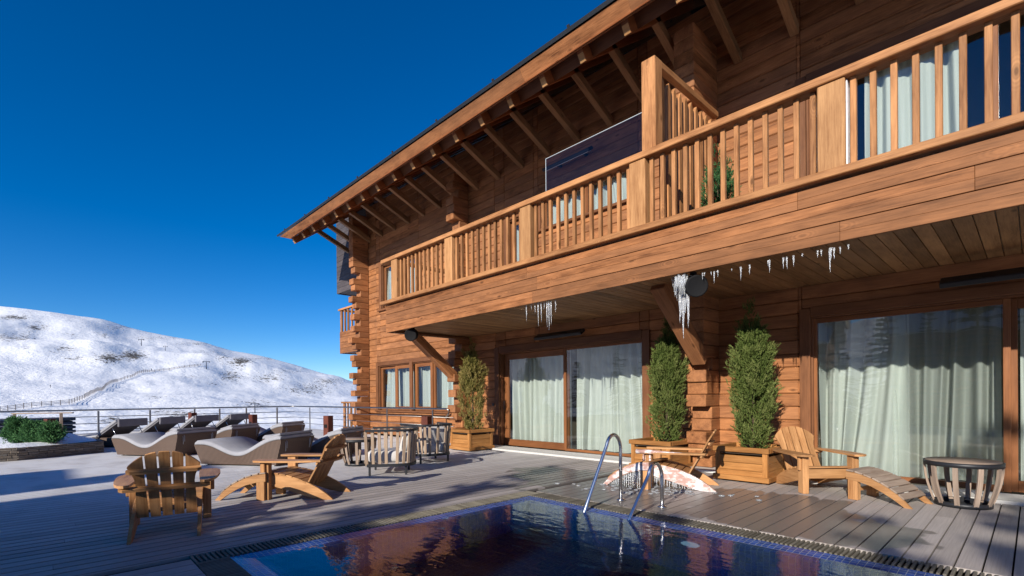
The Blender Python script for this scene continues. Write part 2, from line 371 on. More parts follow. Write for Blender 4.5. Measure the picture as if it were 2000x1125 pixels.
    def build(s, name, mat, parent=None, loc=None, auto=True):
        me = bpy.data.meshes.new(name); V = np.vstack(s.v); off = np.zeros(3)
        if parent is not None and loc is None: off = np.array(parent.get('_o', (0, 0, 0)), float)
        if loc is not None and parent is None: off = np.asarray(loc, float)
        me.from_pydata((V-off).tolist(), [], s.f)
        at = me.attributes.new('grain', 'FLOAT_VECTOR', 'POINT'); at.data.foreach_set('vector', np.vstack(s.g).astype(np.float32).ravel())
        at = me.attributes.new('tint', 'FLOAT', 'POINT'); at.data.foreach_set('value', np.concatenate(s.t).astype(np.float32))
        me.polygons.foreach_set('use_smooth', s.smooth); me.materials.append(MATS[mat]); me.update()
        if auto:
            bm = bmesh.new(); bm.from_mesh(me); bmesh.ops.recalc_face_normals(bm, faces=bm.faces); bm.to_mesh(me); bm.free()
        o = bpy.data.objects.new(name, me); COL.objects.link(o)
        if parent is not None: o.parent = parent
        if loc is not None and parent is None: o.location = loc
        return o
def thing(name, label, cat, loc=(0, 0, 0), rot=0., group=None, local=False):
    o = bpy.data.objects.new(name, None); COL.objects.link(o); o.location = loc; o.rotation_euler = (0, 0, rot)
    o.empty_display_size = .2; o['label'] = label; o['category'] = cat
    if group: o['group'] = group
    if not local: o['_o'] = tuple(float(x) for x in loc)
    return o
def tag(o, label, cat, group=None):
    o['label'] = label; o['category'] = cat
    if group: o['group'] = group
    return o
def copy_tree(o, label, loc, rot, group=None):
    def cp(a, par):
        c = a.copy(); COL.objects.link(c); c.parent = par
        for ch in a.children: cp(ch, c)
        return c
    r = cp(o, None); r.location = loc; r.rotation_euler = (0, 0, rot); r['label'] = label
    if group: r['group'] = group
    return r

# ================================================================== CHALET
W = 8.8; CO = .214; Z0 = .041; ZT = 8.6
YB = 6.23                                    # balcony front
chalet = thing('chalet', 'large honey-brown log chalet with a long balcony and deep rafter eaves beside the pool', 'chalet', (-7.5, W, 0))
X_C1, X_C2, X_CN = -11.0, -3.872, -16.93     # right faces of the crossing log stacks
XR = 7.0
openings = [(-9.903, -5.283, .04, 2.63), (-2.552, 3.2, .04, 2.66), (-16.39, -11.62, .90, 2.60), (-16.12, -13.6, 4.48, 6.18),
            (-9.514, -8.45, 3.25, 6.0), (-8.30, -5.50, 5.36, 6.2), (-2.596, 3.0, 3.25, 6.33)]
m = MB(); xs = sorted({X_CN-.2, XR}|{o[0] for o in openings}|{o[1] for o in openings})
for k in range(int((ZT-Z0)/CO)):
    z0, z1 = Z0+k*CO, Z0+(k+1)*CO
    runs = []
    for a, b in zip(xs, xs[1:]):
        pieces = [(z0, z1)]
        for ox0, ox1, oz0, oz1 in openings:
            if a >= ox0-1e-6 and b <= ox1+1e-6:
                pieces = [q for p0, p1 in pieces for q in ((p0, min(p1, oz0)), (max(p0, oz1), p1)) if q[1]-q[0] > .012]
        for p in pieces:
            for r in runs:
                if r[2:] == p and abs(r[1]-a) < 1e-6: r[1] = b; break
            else: runs.append([a, b, p[0], p[1]])
    for a, b, p0, p1 in runs:
        x = a
        while x < b-1e-6:
            e = b if b-x < 6 else min(b, x+random.uniform(3.5, 6.5))
            m.box(((x+e)/2, W+.1+random.uniform(-.003, .003), (p0+p1)/2), (e-x-.002, .2, p1-p0-.005), b=.016, axis=0); x = e
m.build('log_wall', 'log', chalet)
# closed shell behind (back wall, floor slabs, gables)
m = MB()
m.box((-5, 20, 4), (24, .2, 8.6)); m.box((7.05, 14.4, 4.2), (.1, 11, 8.6)); m.box((-17.0, 14.4, 4.2), (.24, 11, 8.6))
m.box((-5, 14.4, 3.17), (23.6, 10.9, .14)); m.box((-5, 14.4, 8.45), (23.6, 10.9, .1)); m.box((-5, 14.4, -.1), (23.6, 10.9, .1))
m.box((-11.1, 12, 4.2), (.1, 6, 8.5)); m.box((-3.95, 12, 4.2), (.1, 6, 8.5)); m.box((-5, 12.2, 4.2), (24, .1, 8.5))
m.build('room_shell', 'room', chalet)
# crossing log stacks
def stack(xr, pattern, z0, z1, wid, name):
    m = MB(); e = MB(); k = 0
    z = z0
    while z < z1-.05:
        L = pattern(k, z); y0 = W-L
        m.box((xr-wid/2+random.uniform(-.004, .004), (y0+W-.01)/2, z+CO/2+.02), (wid, W-.01-y0, CO-.006), b=.013, axis=1)
        e.box((xr-wid/2, y0+.0005, z+CO/2+.02), (wid-.03, .006, CO-.034), b=.001, axis=0)
        z += CO; k += 1
    o = m.build(name, 'log', chalet); e.build('log_end', 'endgrain', o)
P1 = [.55, .52, .30, .50, .55, .33, .53, .36, .55, .30]
P2 = [.34, .50, .56, .36, .33, .55, .50, .55, .30, .52, .56, .34, .5]
P3 = [.60, .38, .52, .66, .34, .56, .62, .34, .55, .70, .40, .60, .36]
stack(X_C1, lambda k, z: P1[(k*3+1) % 10] if z > 3.3 else (.56 if 1.55 < z < 1.9 else P1[k % 10]), Z0-.02, 7.4, .34, 'crossing_logs')
stack(X_C2, lambda k, z: (.9 if z > 6.2 else P2[(k+4) % 13]) if z > 3.3 else (P2[k % 13] if k < 9 else .60), Z0-.02, 7.5, .36, 'crossing_logs')
stack(X_CN, lambda k, z: P3[k % 13] if z < 6.0 else .62, -1.4, 7.95, .32, 'crossing_logs')
m = MB(); m.box((-3.56, W-.13, 2.03), (.2, .28, .17), b=.01)
m.build('log_stub', 'log', chalet)
# knee braces under the balcony
for x, yo in ((X_C1-.16, 0), (X_C2-.13, 0)):
    m = MB(); m.beam((x, 6.95, 3.04), (x, 8.33, 1.92), .24, .22, b=.012); m.build('knee_brace', 'log', chalet)
# ---- balcony
bal = MB()
for k, (a, b) in enumerate(((2.945, 3.160), (3.163, 3.392), (3.395, 3.605))):
    x = -11.12
    while x < XR:
        e = min(XR, x+random.uniform(4.2, 5.6)); t_ = random.random(); hm = (b-a-.006)/2; bal.box(((x+e)/2, YB+.02+k*.001, a+.003+hm/2), (e-x-.002, .045, hm-.001), b=.003, axis=0, tint=t_); bal.box(((x+e)/2, YB+.02+k*.001, b-.003-hm/2), (e-x-.002, .045, hm-.001), b=.003, axis=0, tint=(t_+.07*random.random()) % 1); x = e
    bal.box((-11.12+.02, 7.5, (a+b)/2), (.045, 2.5, b-a-.006), b=.008, axis=1)
balcony = bal.build('balcony', 'fascia', chalet)
def sub(mb, name, mat, par):
    o = mb.build(name, mat, None); o.data.transform(Matrix.Translation(Vector((7.5, -W, 0)))); o.parent = par; return o
m = MB()
x = -11.1
while x < XR:
    m.box((x+.0775, 7.53, 3.035), (.147, 2.52, .03), b=.004, axis=1); x += .155
sub(m, 'soffit_boards', 'soffit', balcony)
m = MB(); m.box((-2, 7.6, 3.16), (18.1, 2.3, .18)); sub(m, 'floor_slab', 'stone_sill', balcony)  # pale colour chosen to bounce light onto the upper wall and eaves
m = MB(); m.box((-11.0, 7.55, 2.97), (.12, 2.4, .06)); sub(m, 'edge_beam', 'trim', balcony)
m = MB(); m.box((-2.1, YB+.045, 4.72), (18.3, .22, .09), b=.009, axis=0); sub(m, 'handrail', 'rail', balcony)
m = MB(); m.box((-2.1, YB+.02, 3.675), (18.3, .24, .085), b=.008, axis=0); sub(m, 'bottom_rail', 'rail', balcony)
posts = [-10.66, -8.45, -6.17, -3.90, -1.50, .95, 3.2, 5.4]
for x in posts:
    m = MB(); m.box((x, YB+.07, 4.197), (.26, .21, .955), b=.01, axis=2); pst = sub(m, 'post', 'palewood', balcony)
    if x == -1.5: m = MB(); m.box((x+.136, YB+.09, 4.2), (.012, .15, .92), b=.004); sub(m, 'frost', 'snow', pst)
for a, b in zip(posts, posts[1:]):
    nb = 12 if a < -4 else 13
    if a > .9: nb = 12
    for i in range(nb):
        x = a+.19+(b-a-.38)*i/(nb-1)
        m = MB(); m.box((x, YB+.06, 4.19), (.056, .056, .97), b=.005, axis=2); sub(m, 'baluster', 'rail', balcony)
m = MB()
for i in range(2): m.box((-10.9, 6.7+i*.9, 4.17), (.056, .056, .96), b=.005)
m.box((-11.0, 7.5, 4.735), (.15, 2.4, .075), b=.008); m.box((-11.0, 7.5, 3.66), (.15, 2.4, .085), b=.008); sub(m, 'end_rail', 'rail', balcony)
# divider screen between the two terraces of the balcony
m = MB(); XD = -3.74
m.box((XD, YB+.12, 5.41), (.22, .20, 1.34), b=.01, axis=2); m.box((XD, 7.42, 6.10), (.10, 2.0, .10), b=.008, axis=1); m.box((XD, 7.4, 3.62), (.1, 2.1, .1), b=.008, axis=1)
for i in range(10):
    y = 6.62+i*.175; sl_ = [(-.042, 3.66), (.042, 3.66), (.042, 5.86), (0, 5.95), (-.042, 5.86)]
    m.prism(sl_, .05, frame((XD, y, 0), (0, 1, 0), (0, 0, 1), (1, 0, 0)), gaxis=1)
sub(m, 'divider_screen', 'rail', balcony)
m = MB(); m.box((-4.79, YB+.05, 5.07), (1.87, .012, .60), b=.002); sub(m, 'glass_windscreen', 'screen_glass', balcony)
m = MB(); m.box((-4.79, YB+.05, 5.374), (1.88, .014, .008), b=.001); m.box((-5.73, YB+.05, 5.07), (.007, .014, .6), b=.001); sub(m, 'windscreen_edge', 'glass_edge', balcony)
# ---- doors and windows
def opening(name, x0, x1, z0, z1, leaves, casing=.16, rec=.13, sill=False, handle=False, hid=False, mat='frame'):
    """leaves: list of (xa, xb, extra recess)"""
    f = MB(); c = casing
    f.box((x0+c/2-.02, W-.012, (z0+z1)/2), (c, .05, z1-z0), b=.006, axis=2); f.box((x1-c/2+.02, W-.012, (z0+z1)/2), (c, .05, z1-z0), b=.006, axis=2)
    f.box(((x0+x1)/2, W-.010, z1-c/2+.02), (x1-x0-2*c+.03, .05, c), b=.006, axis=0)
    for xx in (x0+c-.005, x1-c+.005): f.box((xx, W+.11, (z0+z1)/2), (.03, .2, z1-z0-.02), b=.003, axis=2)
    f.box(((x0+x1)/2, W+.11, z1-c+.005), (x1-x0-2*c, .2, .03), b=.003, axis=0)
    if sill: f.box(((x0+x1)/2, W-.02, z0-.03), (x1-x0+.12, .12, .06), b=.006, axis=0)
    o = f.build(name, 'trim' if mat == 'frame' else mat, chalet)
    g = MB()
    for xa, xb, dy, st in leaves:
        fr = MB(); y = W+rec+dy; za, zb = z0+.005, z1-c-.012
        fr.box((xa+st/2, y, (za+zb)/2), (st, .07, zb-za), b=.005, axis=2); fr.box((xb-st/2, y, (za+zb)/2), (st, .07, zb-za), b=.005, axis=2)
        fr.box(((xa+xb)/2, y, zb-st/2), (xb-xa-2*st, .066, st), b=.005, axis=0); fr.box(((xa+xb)/2, y, za+st*.55), (xb-xa-2*st, .066, st*1.1), b=.005, axis=0)
        sub(fr, 'sash', 'frame', o)
        p = MB(); p.box(((xa+xb)/2, y, (za+zb)/2), (xb-xa-2*st+.02, .012, zb-za-2*st+.02), b=.001); sub(p, 'pane', 'glass', o)
    if handle:
        h = MB(); h.box((x0+c+.08, W+.06, 1.1), (.022, .03, .22), b=.006); sub(h, 'handle', 'black_metal', o)
    return o
d1 = opening('sliding_door', -9.903, -5.283, .04, 2.63, [(-9.70, -7.50, .03, .15), (-7.56, -5.40, -.05, .05)], casing=.17, handle=True)
d2 = opening('sliding_door', -2.552, 3.2, .04, 2.66, [(-2.42, -.20, -.05, .07), (-.27, 3.05, .03, .13)], casing=.15)
w1 = opening('window', -16.39, -11.62, .90, 2.60, [(-16.25, -15.20, .0, .09), (-15.2, -14.15, -.04, .12), (-13.95, -12.95, -.04, .12), (-12.95, -11.75, 0, .09)], casing=.14, sill=True)
m = MB(); m.box((-14.05, W-.02, 1.72), (.16, .07, 1.64), b=.006, axis=2); sub(m, 'mullion', 'trim', w1)
w2 = opening('window', -16.12, -13.6, 4.48, 6.18, [(-15.95, -14.8, 0, .07), (-14.8, -13.75, 0, .07)], casing=.16, sill=True)
d3 = opening('balcony_door', -9.514, -8.45, 3.25, 6.0, [(-9.38, -8.58, 0, .1)], casing=.14)
w3 = opening('window', -8.30, -5.50, 5.36, 6.2, [(-8.16, -6.9, 0, .05), (-6.9, -5.64, 0, .05)], casing=.12, sill=True)
d4 = opening('balcony_door', -2.596, 3.0, 3.25, 6.33, [(-2.45, -.30, -.04, .08), (-.40, 2.85, .03, .1)], casing=.15)
# stone threshold
m = MB(); x = -10.0
while x < XR: m.box((x+.6, 8.475, .012), (1.196, .62, .055), b=.004); x += 1.2
m.build('threshold', 'stone_sill', chalet)
m = MB(); m.box((-10.02, W-.006, 1.12), (.075, .02, .075), b=.006); m.build('light_switch', 'switch', chalet)
# ---- roof: rafters with struts, boards, fascia, metal covering
T = math.tan(R_(35.5)); cs, sn_ = math.cos(R_(35.5)), math.sin(R_(35.5))
RY, RZ = 6.76, 7.01                          # underside of the rafter tails
x = -18.95
xs_r = [-2.62-.886*k for k in range(-9, 19)]
roof_parts = []
for x in xs_r:
    m = MB(); y1 = 10.6; L = (y1-RY)/cs; dv = np.array([0, cs, sn_]); nv = np.array([0, -sn_, cs])
    p0 = np.array([x, RY, RZ])+nv*.11; m.beam(p0, p0+dv*L, .125, .22, b=.006)
    o = m.build('rafter', 'rafter', chalet)
    e = MB(); e.box(p0-dv*.002-nv*.03, (.115, .006, .14), frame((0, 0, 0), (1, 0, 0), dv, nv), b=.001, axis=0); sub(e, 'tail_end', 'endgrain', o)
    s2 = MB(); s2.beam((x, 7.50, 7.60+.10), (x, W+.02, 7.02+.10), .125, .15, b=.006); sub(s2, 'strut', 'soffit', o)
m = MB(); y = 0.
for k in range(36):                          # ceiling boards on top of the rafters
    q = np.array([-5.7, RY, RZ])+np.array([0, -sn_, cs])*.232+np.array([0, cs, sn_])*(-.05+.145*k)
    m.box(q, (25.6, .142, .02), frame((0, 0, 0), (1, 0, 0), (0, cs, sn_), (0, -sn_, cs)), b=.003, axis=0)
roof = m.build('roof', 'rafter', chalet)
m = MB(); nv = np.array([0, -sn_, cs]); dv = np.array([0, cs, sn_])
fo = np.array([0, RY, RZ])-dv*.045
for a, b in ((-18.53, -15.2), (-15.2, -12.0), (-12.0, -9.1), (-9.1, -6.5), (-6.5, -4.2), (-4.2, -1), (-1, 7)):
    ax_, bx_ = a, b
    poly = [(ax_ if a > -18 else -18.53, .20), (bx_-.002, .20), (bx_-.002, .475), (ax_ if a > -18 else -19.25, .475)]
    m.prism(poly, .05, frame(fo, (1, 0, 0), nv, np.cross((1, 0, 0), nv)))
sub(m, 'fascia_board', 'fascia', roof)
# second eave board behind the fascia, seen dark at the underside
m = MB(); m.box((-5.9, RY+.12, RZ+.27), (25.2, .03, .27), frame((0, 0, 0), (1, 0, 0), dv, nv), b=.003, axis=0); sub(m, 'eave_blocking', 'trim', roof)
m = MB()
ro = np.array([0, RY, RZ])+nv*.50-dv*.09
ridge_y = 14.4
Lr = (ridge_y-ro[1])/cs
m.prism([(-19.36, 0), (7.2, 0), (7.2, Lr), (-16.9, Lr)], .06, frame(ro+nv*.03, (1, 0, 0), dv, nv))
rb = ro+dv*Lr
dv2 = np.array([0, cs, -sn_]); nv2 = np.array([0, sn_, cs])
m.prism([(-16.9, 0), (7.2, 0), (7.2, Lr), (-18.3, Lr)], .06, frame(rb+nv*.03, (1, 0, 0), dv2, nv2))
sub(m, 'roof_covering', 'roofmetal', roof)
x = -18.6
while x < 2:
    q = ro+nv*.075+dv*.05; m = MB(); m.box((x, q[1], q[2]), (.05, .03, .06), frame((0, 0, 0), (1, 0, 0), dv, nv)); sub(m, 'snow_guard', 'roofmetal', roof); x += 1.9
# ---- west side balconies, seen past the corner
def side_balcony(z0, z1, zr, x0, mat, y0):
    m = MB(); n = max(2, round((z1-z0)/.215))
    for k in range(n):
        a = z0+(z1-z0)*k/n; b = z0+(z1-z0)*(k+1)/n
        m.box(((x0-17.05)/2, y0, (a+b)/2), (-17.05-x0, .05, b-a-.006), b=.007, axis=0); m.box((x0, y0+1.5, (a+b)/2), (.05, 3, b-a-.006), b=.007, axis=1)
    m.box(((x0-17.05)/2, y0+1.5, z0+.06), (-17.05-x0, 3., .06))
    o = m.build('side_balcony', mat, chalet)
    if zr:
        r = MB(); r.box(((x0-17.05)/2, y0, zr), (-17.05-x0+.1, .14, .07), b=.006, axis=0); r.box((x0, y0+1.5, zr), (.14, 3, .07), b=.006, axis=1)
        for i in range(9): r.box((x0+.1+i*.32, y0+.02, (z1+zr)/2), (.07 if i else .16, .06, zr-z1), b=.004, axis=2)
        for i in range(8): r.box((x0, y0+.35+i*.33, (z1+zr)/2), (.06, .06, zr-z1), b=.004, axis=2)
        sub(r, 'side_railing', 'rail', o)
    return o
side_balcony(3.2, 4.1, 5.02, -19.95, 'fascia', 9.05)
side_balcony(-.3, .12, 1.16, -20.3, 'fascia', 9.3)
side_balcony(5.75, 9.5, None, -20.3, 'darkgrey', 9.1)
for z in (3.2, 5.75):
    m = MB(); m.beam((-18.6, 9.2, z), (-17.1, 9.2, z-1.2), .18, .18, b=.01); m.build('side_brace', 'log' if z < 5 else 'darkgrey', chalet)

# ---- things fixed to the chalet
def heater(x0, x1, y, z, label):
    t = thing('patio_heater', label, 'heater', ((x0+x1)/2, y, z)); m = MB()
    Mx = frame((0, 0, 0), (1, 0, 0), (0, .85, .53), (0, -.53, .85))
    m.box(((x0+x1)/2, y, z), (x1-x0, .19, .075), Mx, b=.012); m.build('housing', 'black_metal', t)
    g = MB(); 
    for i in range(3): g.box(np.array(((x0+x1)/2, y, z))+Mx[:3, :3]@np.array((0, -.05+.05*i, -.042)), (x1-x0-.1, .02, .012), Mx, b=.003)
    g.build('grille', 'handle_steel', t)
    b = MB(); 
    for xx in (x0+.3, x1-.3): b.box((xx, (y+W)/2+.02, z+.04), (.05, W-y, .04), b=.004)
    b.build('bracket', 'black_metal', t)
heater(-8.12, -6.72, 8.5, 2.72, 'black bar heater above the twin-pane sliding door with the spruce reflections')
heater(-.83, 1.2, 8.4, 2.72, 'long black bar heater under the balcony at the right end above the widest curtained door')
heater(-7.85, -6.5, 8.55, 6.62, 'black bar heater high on the upper log wall behind the glass balcony screen')
def speaker(x, y, z, label):
    t = thing('outdoor_speaker', label, 'speaker', (x, y, z)); m = MB()
    Mx = frame((0, 0, 0), (.85, .53, 0), (-.53, .85, 0), (0, 0, 1))
    prof = [(.001, -.125), (.12, -.125), (.138, -.115), (.145, -.09), (.145, .05), (.125, .12), (.07, .15), (.001, .155)]
    ez_ = -np.array((.62, -.74, -.25)); ez_ /= np.linalg.norm(ez_); ex_ = np.cross((0, 0, 1), ez_); ex_ /= np.linalg.norm(ex_); Mt = frame((0, 0, 0), ex_, np.cross(ez_, ex_), ez_)
    m.lathe(prof, (x, y, z), 24, Mt); m.build('body', 'black_plastic', t)
    b = MB(); b.box((x-.05, y+.06, z+.15), (.08, .06, .12), b=.01); b.build('bracket', 'black_metal', t)
    r = MB(); r.lathe([(.126, -.128), (.136, -.132), (.148, -.118), (.149, -.10)], (x, y, z), 24, Mt); r.build('rim', 'black_plastic', t)
speaker(-10.28, 6.45, 2.84, 'black globe speaker under the far left corner of the balcony, free of ice')
speaker(-3.17, 6.45, 2.80, 'black globe speaker hung with thick ice above the second diagonal brace')

# ---- curtains
def curtain(x0, x1, z0, z1, y, label, pleat=.16, amp=.05, gather=None, group='sheer curtains behind the glass', mat='curtain'):
    n = int((x1-x0)/.008); m = 16; P = np.zeros((m, n, 3)); u = np.linspace(x0, x1, n)
    cx_ = [x0]
    while cx_[-1] < x1+.3: cx_.append(cx_[-1]+pleat*RNG.uniform(.35, 1.25))
    cx_ = np.array(cx_); amps = RNG.uniform(.2, 1.7, len(cx_))*amp*1.55*np.where(np.arange(len(cx_)) % 2, 1, -1); ph = RNG.uniform(0, 6.28, 4)
    for i in range(m):
        v = i/(m-1); zz = z0+(z1-z0)*v
        uu = u+(.05*np.sin(u*2.3+ph[0])+.03*np.sin(u*7+ph[1]))*(1-v)*1.3
        k = np.clip(np.searchsorted(cx_, uu)-1, 0, len(cx_)-2); f_ = np.clip((uu-cx_[k])/(cx_[k+1]-cx_[k]), 0, 1); f_ = f_*f_*(3-2*f_)
        d = (amps[k]*(1-f_)+amps[k+1]*f_)*(.75+.5*(1-v))+.012*np.sin(uu*60+ph[2]+2*v)
        xo = u.copy()
        if gather:                                   # lower edge drawn aside
            gx, ga = gather; xo = u+ga*(1-v)**1.5*np.sin((u-x0)/(x1-x0)*math.pi)*(u-gx)/max(x1-gx, gx-x0)
        P[i, :, 0] = xo; P[i, :, 1] = y+d; P[i, :, 2] = zz
    b = MB(); b.grid(P); o = b.build('curtain', mat, None, ((x0+x1)/2, y, z0), auto=False); tag(o, label, 'curtain', group)
curtain(-9.6, -7.62, .07, 2.5, 9.22, 'white sheer curtain behind the left leaf of the twin-pane door', .15, .045)
curtain(-7.45, -5.35, .07, 2.5, 9.22, 'white sheer curtain behind the taller fixed pane of the twin-pane door', .17, .05, (-6.6, .25))
curtain(-2.40, -1.25, .07, 2.6, 9.25, 'swept-aside sheer curtain behind the left half of the widest door', .13, .06, (-2.2, -.55))
curtain(-1.45, -.30, .07, 2.6, 9.32, 'thin see-through curtain behind the right half of the widest door', .13, .05, mat='sheer')
curtain(-.12, 2.6, .07, 2.6, 9.25, 'sheer curtain behind the last pane at the right edge of the picture', .2, .05)
curtain(-16.25, -15.55, .95, 2.5, 9.15, 'narrow white curtain in the leftmost ground-floor window pane', .14, .04)
curtain(-15.45, -14.45, .95, 2.5, 9.13, 'white curtain in the second ground-floor window pane from the log corner', .2, .04)
curtain(-14.25, -13.25, .95, 2.5, 9.13, 'bluish white curtain in the third ground-floor window pane from the log corner', .2, .04)
curtain(-13.1, -12.05, .95, 2.5, 9.15, 'white curtain in the ground-floor pane crossed by the diagonal brace', .16, .04)
curtain(-15.95, -13.8, 4.55, 6.1, 9.1, 'white curtain in the upper window at the left end of the balcony', .16, .05)
curtain(-9.35, -8.6, 3.3, 5.9, 9.1, 'white curtain in the single balcony door between two balcony posts', .16, .05)
curtain(-8.1, -5.7, 5.4, 6.15, 9.1, 'white curtain in the wide low window behind the balcony balusters', .2, .05)
curtain(-2.35, -1.9, 3.3, 6.2, 9.12, 'narrow pale green curtain at the left jamb of the upper right door', .14, .05)
curtain(-1.75, -.62, 3.3, 6.2, 9.15, 'wide gathered curtain behind the upper right balcony door', .2, .06)

# ---- balcony furniture glimpsed through the balusters
def balcony_chair(x, y, a, label):
    t = thing('balcony_chair', label, 'armchair', (x, y, 3.26), a, 'slatted armchairs on the balcony', True)
    m = MB()
    for i in range(9):
        th = math.pi*(1.0*i/8); px, py = -.36*math.cos(th), -.34*math.sin(th)
        m.beam((px, py, .16), (px*1.12, py*1.12, .78), .05, .025, up=(px, py, 0.01))
    m.build('slats', 'greywood', t)
    f = MB(); 
    for z, sc in ((.16, 1), (.76, 1.12)): f.tube([(-.36*sc*math.cos(q), -.34*sc*math.sin(q), z) for q in np.linspace(0, math.pi, 20)], .018)
    for sx in (-.3, .3): f.tube([(sx, .1, 0), (sx, .1, .3)], .016); f.tube([(sx*.6, -.25, 0), (sx*.6, -.25, .2)], .016)
    f.build('frame', 'black_metal', t)
    c = MB(); c.box((0, -.02, .30), (.56, .5, .16), b=.05); c.build('seat_cushion', 'cushion_grey', t)
    return t
balcony_chair(-2.75, 7.9, R_(190), 'grey slatted armchair on the balcony beside the potted conifer, seen between balusters')
def round_table_b(x, y, label):
    t = thing('balcony_table', label, 'table', (x, y, 3.26), 0, None, True)
    m = MB(); m.lathe([(.001, .50), (.34, .50), (.35, .52), (.35, .54), (.34, .55), (.001, .55)], n=24); m.build('table_top', 'black_metal', t)
    m = MB()
    for i in range(8):
        th = i*math.pi/4; m.beam((.2*math.cos(th), .2*math.sin(th), 0), (.32*math.cos(th), .32*math.sin(th), .5), .05, .03, up=(math.cos(th), math.sin(th), .02))
    m.build('slats', 'greywood', t)
round_table_b(-1.12, 6.95, 'dark round table on the balcony right of the icy white-edged post')
balcony_chair(-.45, 7.6, R_(150), 'slatted armchair with a pale rim on the balcony by the dark glass at the right')

# ================================================================== DECK AND POOL
PX0, PY0, PY1 = -4.88, .87, 4.95             # outer edge of the overflow grating
GW, TW = .25, .24                             # grating and tile border widths
PXR = 4.2
def strips(m, x, w, y0, y1):
    """one board between y0 and y1, broken at butt joints"""
    y = y0
    j = y0+random.uniform(1.0, 4.0)
    while y < y1-1e-6:
        e = min(j, y1); 
        if y1-e < .4: e = y1
        t = random.random(); g = np.array([[0, 0, 0], [0, w, 0], [e-y, w, 0], [e-y, 0, 0]]*2, float)
        V = [(x, y+.0015, 0), (x+w, y+.0015, 0), (x+w, e-.0015, 0), (x, e-.0015, 0)]; V += [(a, b, -.03) for a, b, c in V]
        m.add(V, [(0, 1, 2, 3), (4, 7, 6, 5), (0, 4, 5, 1), (1, 5, 6, 2), (2, 6, 7, 3), (3, 7, 4, 0)], g, t); y = e; j = e+random.uniform(2.8, 4.2)
m = MB(); x = -23.2
while x < 7.:
    wd = .125 if x < PX0-.1 else .1425
    if x+wd < PX0: strips(m, x, wd, -7., 8.72)
    elif x < PX0: strips(m, x, PX0-x-.004, -7., 8.72)
    else:
        strips(m, x, wd, PY1+.004, 8.72); strips(m, x, wd, -7., PY0-.004)
        if x > PXR: strips(m, x, wd, PY0, PY1)
    x += .155
deck = m.build('deck', 'deck'); deck['kind'] = 'structure'
m = MB(); 
for c, s_ in (((-14.05, .86, -3.05), (18.3, 15.7, 6.0)), ((1.0, 6.85, -3.05), (12, 3.7, 6.0)), ((1.0, -3.1, -3.05), (12, 7.8, 6.0)), ((5.6, 2.9, -3.05), (2.8, 4.2, 6.0))): m.box(c, s_)
o = m.build('deck_base', 'gap_shade'); o['kind'] = 'structure'
pool = thing('swimming_pool', 'blue mosaic overflow swimming pool set flush in the grey deck in the foreground', 'pool', (-1, 2.9, 0))
# grating: fine crossbars over a dark channel
def grating(x0, y0, x1, y1, along):
    m = MB(); pitch = .0375
    L = (x1-x0) if along == 0 else (y1-y0); n = int(L/pitch)
    for i in range(n):
        p = (i+.5)*pitch
        if along == 0: m.box((x0+p, (y0+y1)/2, -.012), (.021, y1-y0-.01, .022), b=.003)
        else: m.box(((x0+x1)/2, y0+p, -.012), (x1-x0-.01, .021, .022), b=.003)
    m.build('overflow_grating', 'grate', pool)
grating(PX0+GW, PY1-GW, PXR, PY1, 0); grating(PX0, PY0, PX0+GW, PY1, 1); grating(PX0+GW, PY0, PXR, PY0+GW, 0)
m = MB()
for c, s_ in (((-.2, PY1-GW/2, -.07), (8.9, GW, .04)), ((PX0+GW/2, 2.9, -.07), (GW, 4.1, .04)), ((0, PY0+GW/2, -.07), (8.6, GW, .04))): m.box(c, s_)
m.build('channel', 'black_metal', pool)
m = MB(); wl = -.022
ix0, iy0, iy1 = PX0+GW, PY0+GW, PY1-GW       # inner edge of grating
bx0, by0, by1 = ix0+TW, iy0+TW, iy1-TW       # pool wall
# tiled border: slopes very gently then rounds into the wall
def border(p_out, p_in, axis, a0, a1, mat, matw):
    n = 10; rows = []
    rad = .05
    prof = [(0, -.012), (.5, -.018), (.78, -.026)]+[(.78+.22*math.sin(t), -.026-.055*(1-math.cos(t))) for t in np.linspace(.2, math.pi/2, 6)]
    P = np.zeros((len(prof), 2, 3))
    for i, (u, z) in enumerate(prof):
        q = p_out+(p_in-p_out)*u
        for j, a in enumerate((a0, a1)):
            P[i, j] = (a, q, z) if axis == 0 else (q, a, z)
    m = MB(); m.grid(P); m.build('tile_border', mat, pool)
    m = MB(); z = prof[-1][1]
    V = [(a0, p_in, z), (a1, p_in, z), (a1, p_in, -1.5), (a0, p_in, -1.5)] if axis == 0 else [(p_in, a0, z), (p_in, a1, z), (p_in, a1, -1.5), (p_in, a0, -1.5)]
    m.add(V, [(0, 1, 2, 3)]); m.build('pool_wall', matw, pool, auto=False)
border(iy1, by1, 0, bx0-TW, PXR, 'tile_xy', 'tile_xz'); border(iy0, by0, 0, bx0-TW, PXR, 'tile_xy', 'tile_xz'); border(ix0, bx0, 1, iy0, iy1, 'tile_xy', 'tile_yz')
m = MB(); m.box((0, 2.9, -1.52), (9.4, 4.2, .04)); m.box((PXR+.02, 2.9, -.8), (.04, 4.2, 1.5)); m.build('pool_floor', 'tile_xy', pool)
m = MB(); m.lathe([(.001, 0), (.09, 0), (.09, .03), (.001, .035)], (-2.25, by1-.004, -.42), 20, frame((0, 0, 0), (1, 0, 0), (0, 0, 1), (0, -1, 0))); m.build('underwater_lamp', 'lamp_glow', pool)
# water: one closed body of water
m = MB(); m.box(((ix0+PXR)/2+.004, (iy0+iy1)/2, (wl-1.5)/2), (PXR-ix0-.016, iy1-iy0-.008, 1.5+wl), b=.001)
wat = m.build('pool_water', 'water'); wat['kind'] = 'structure'
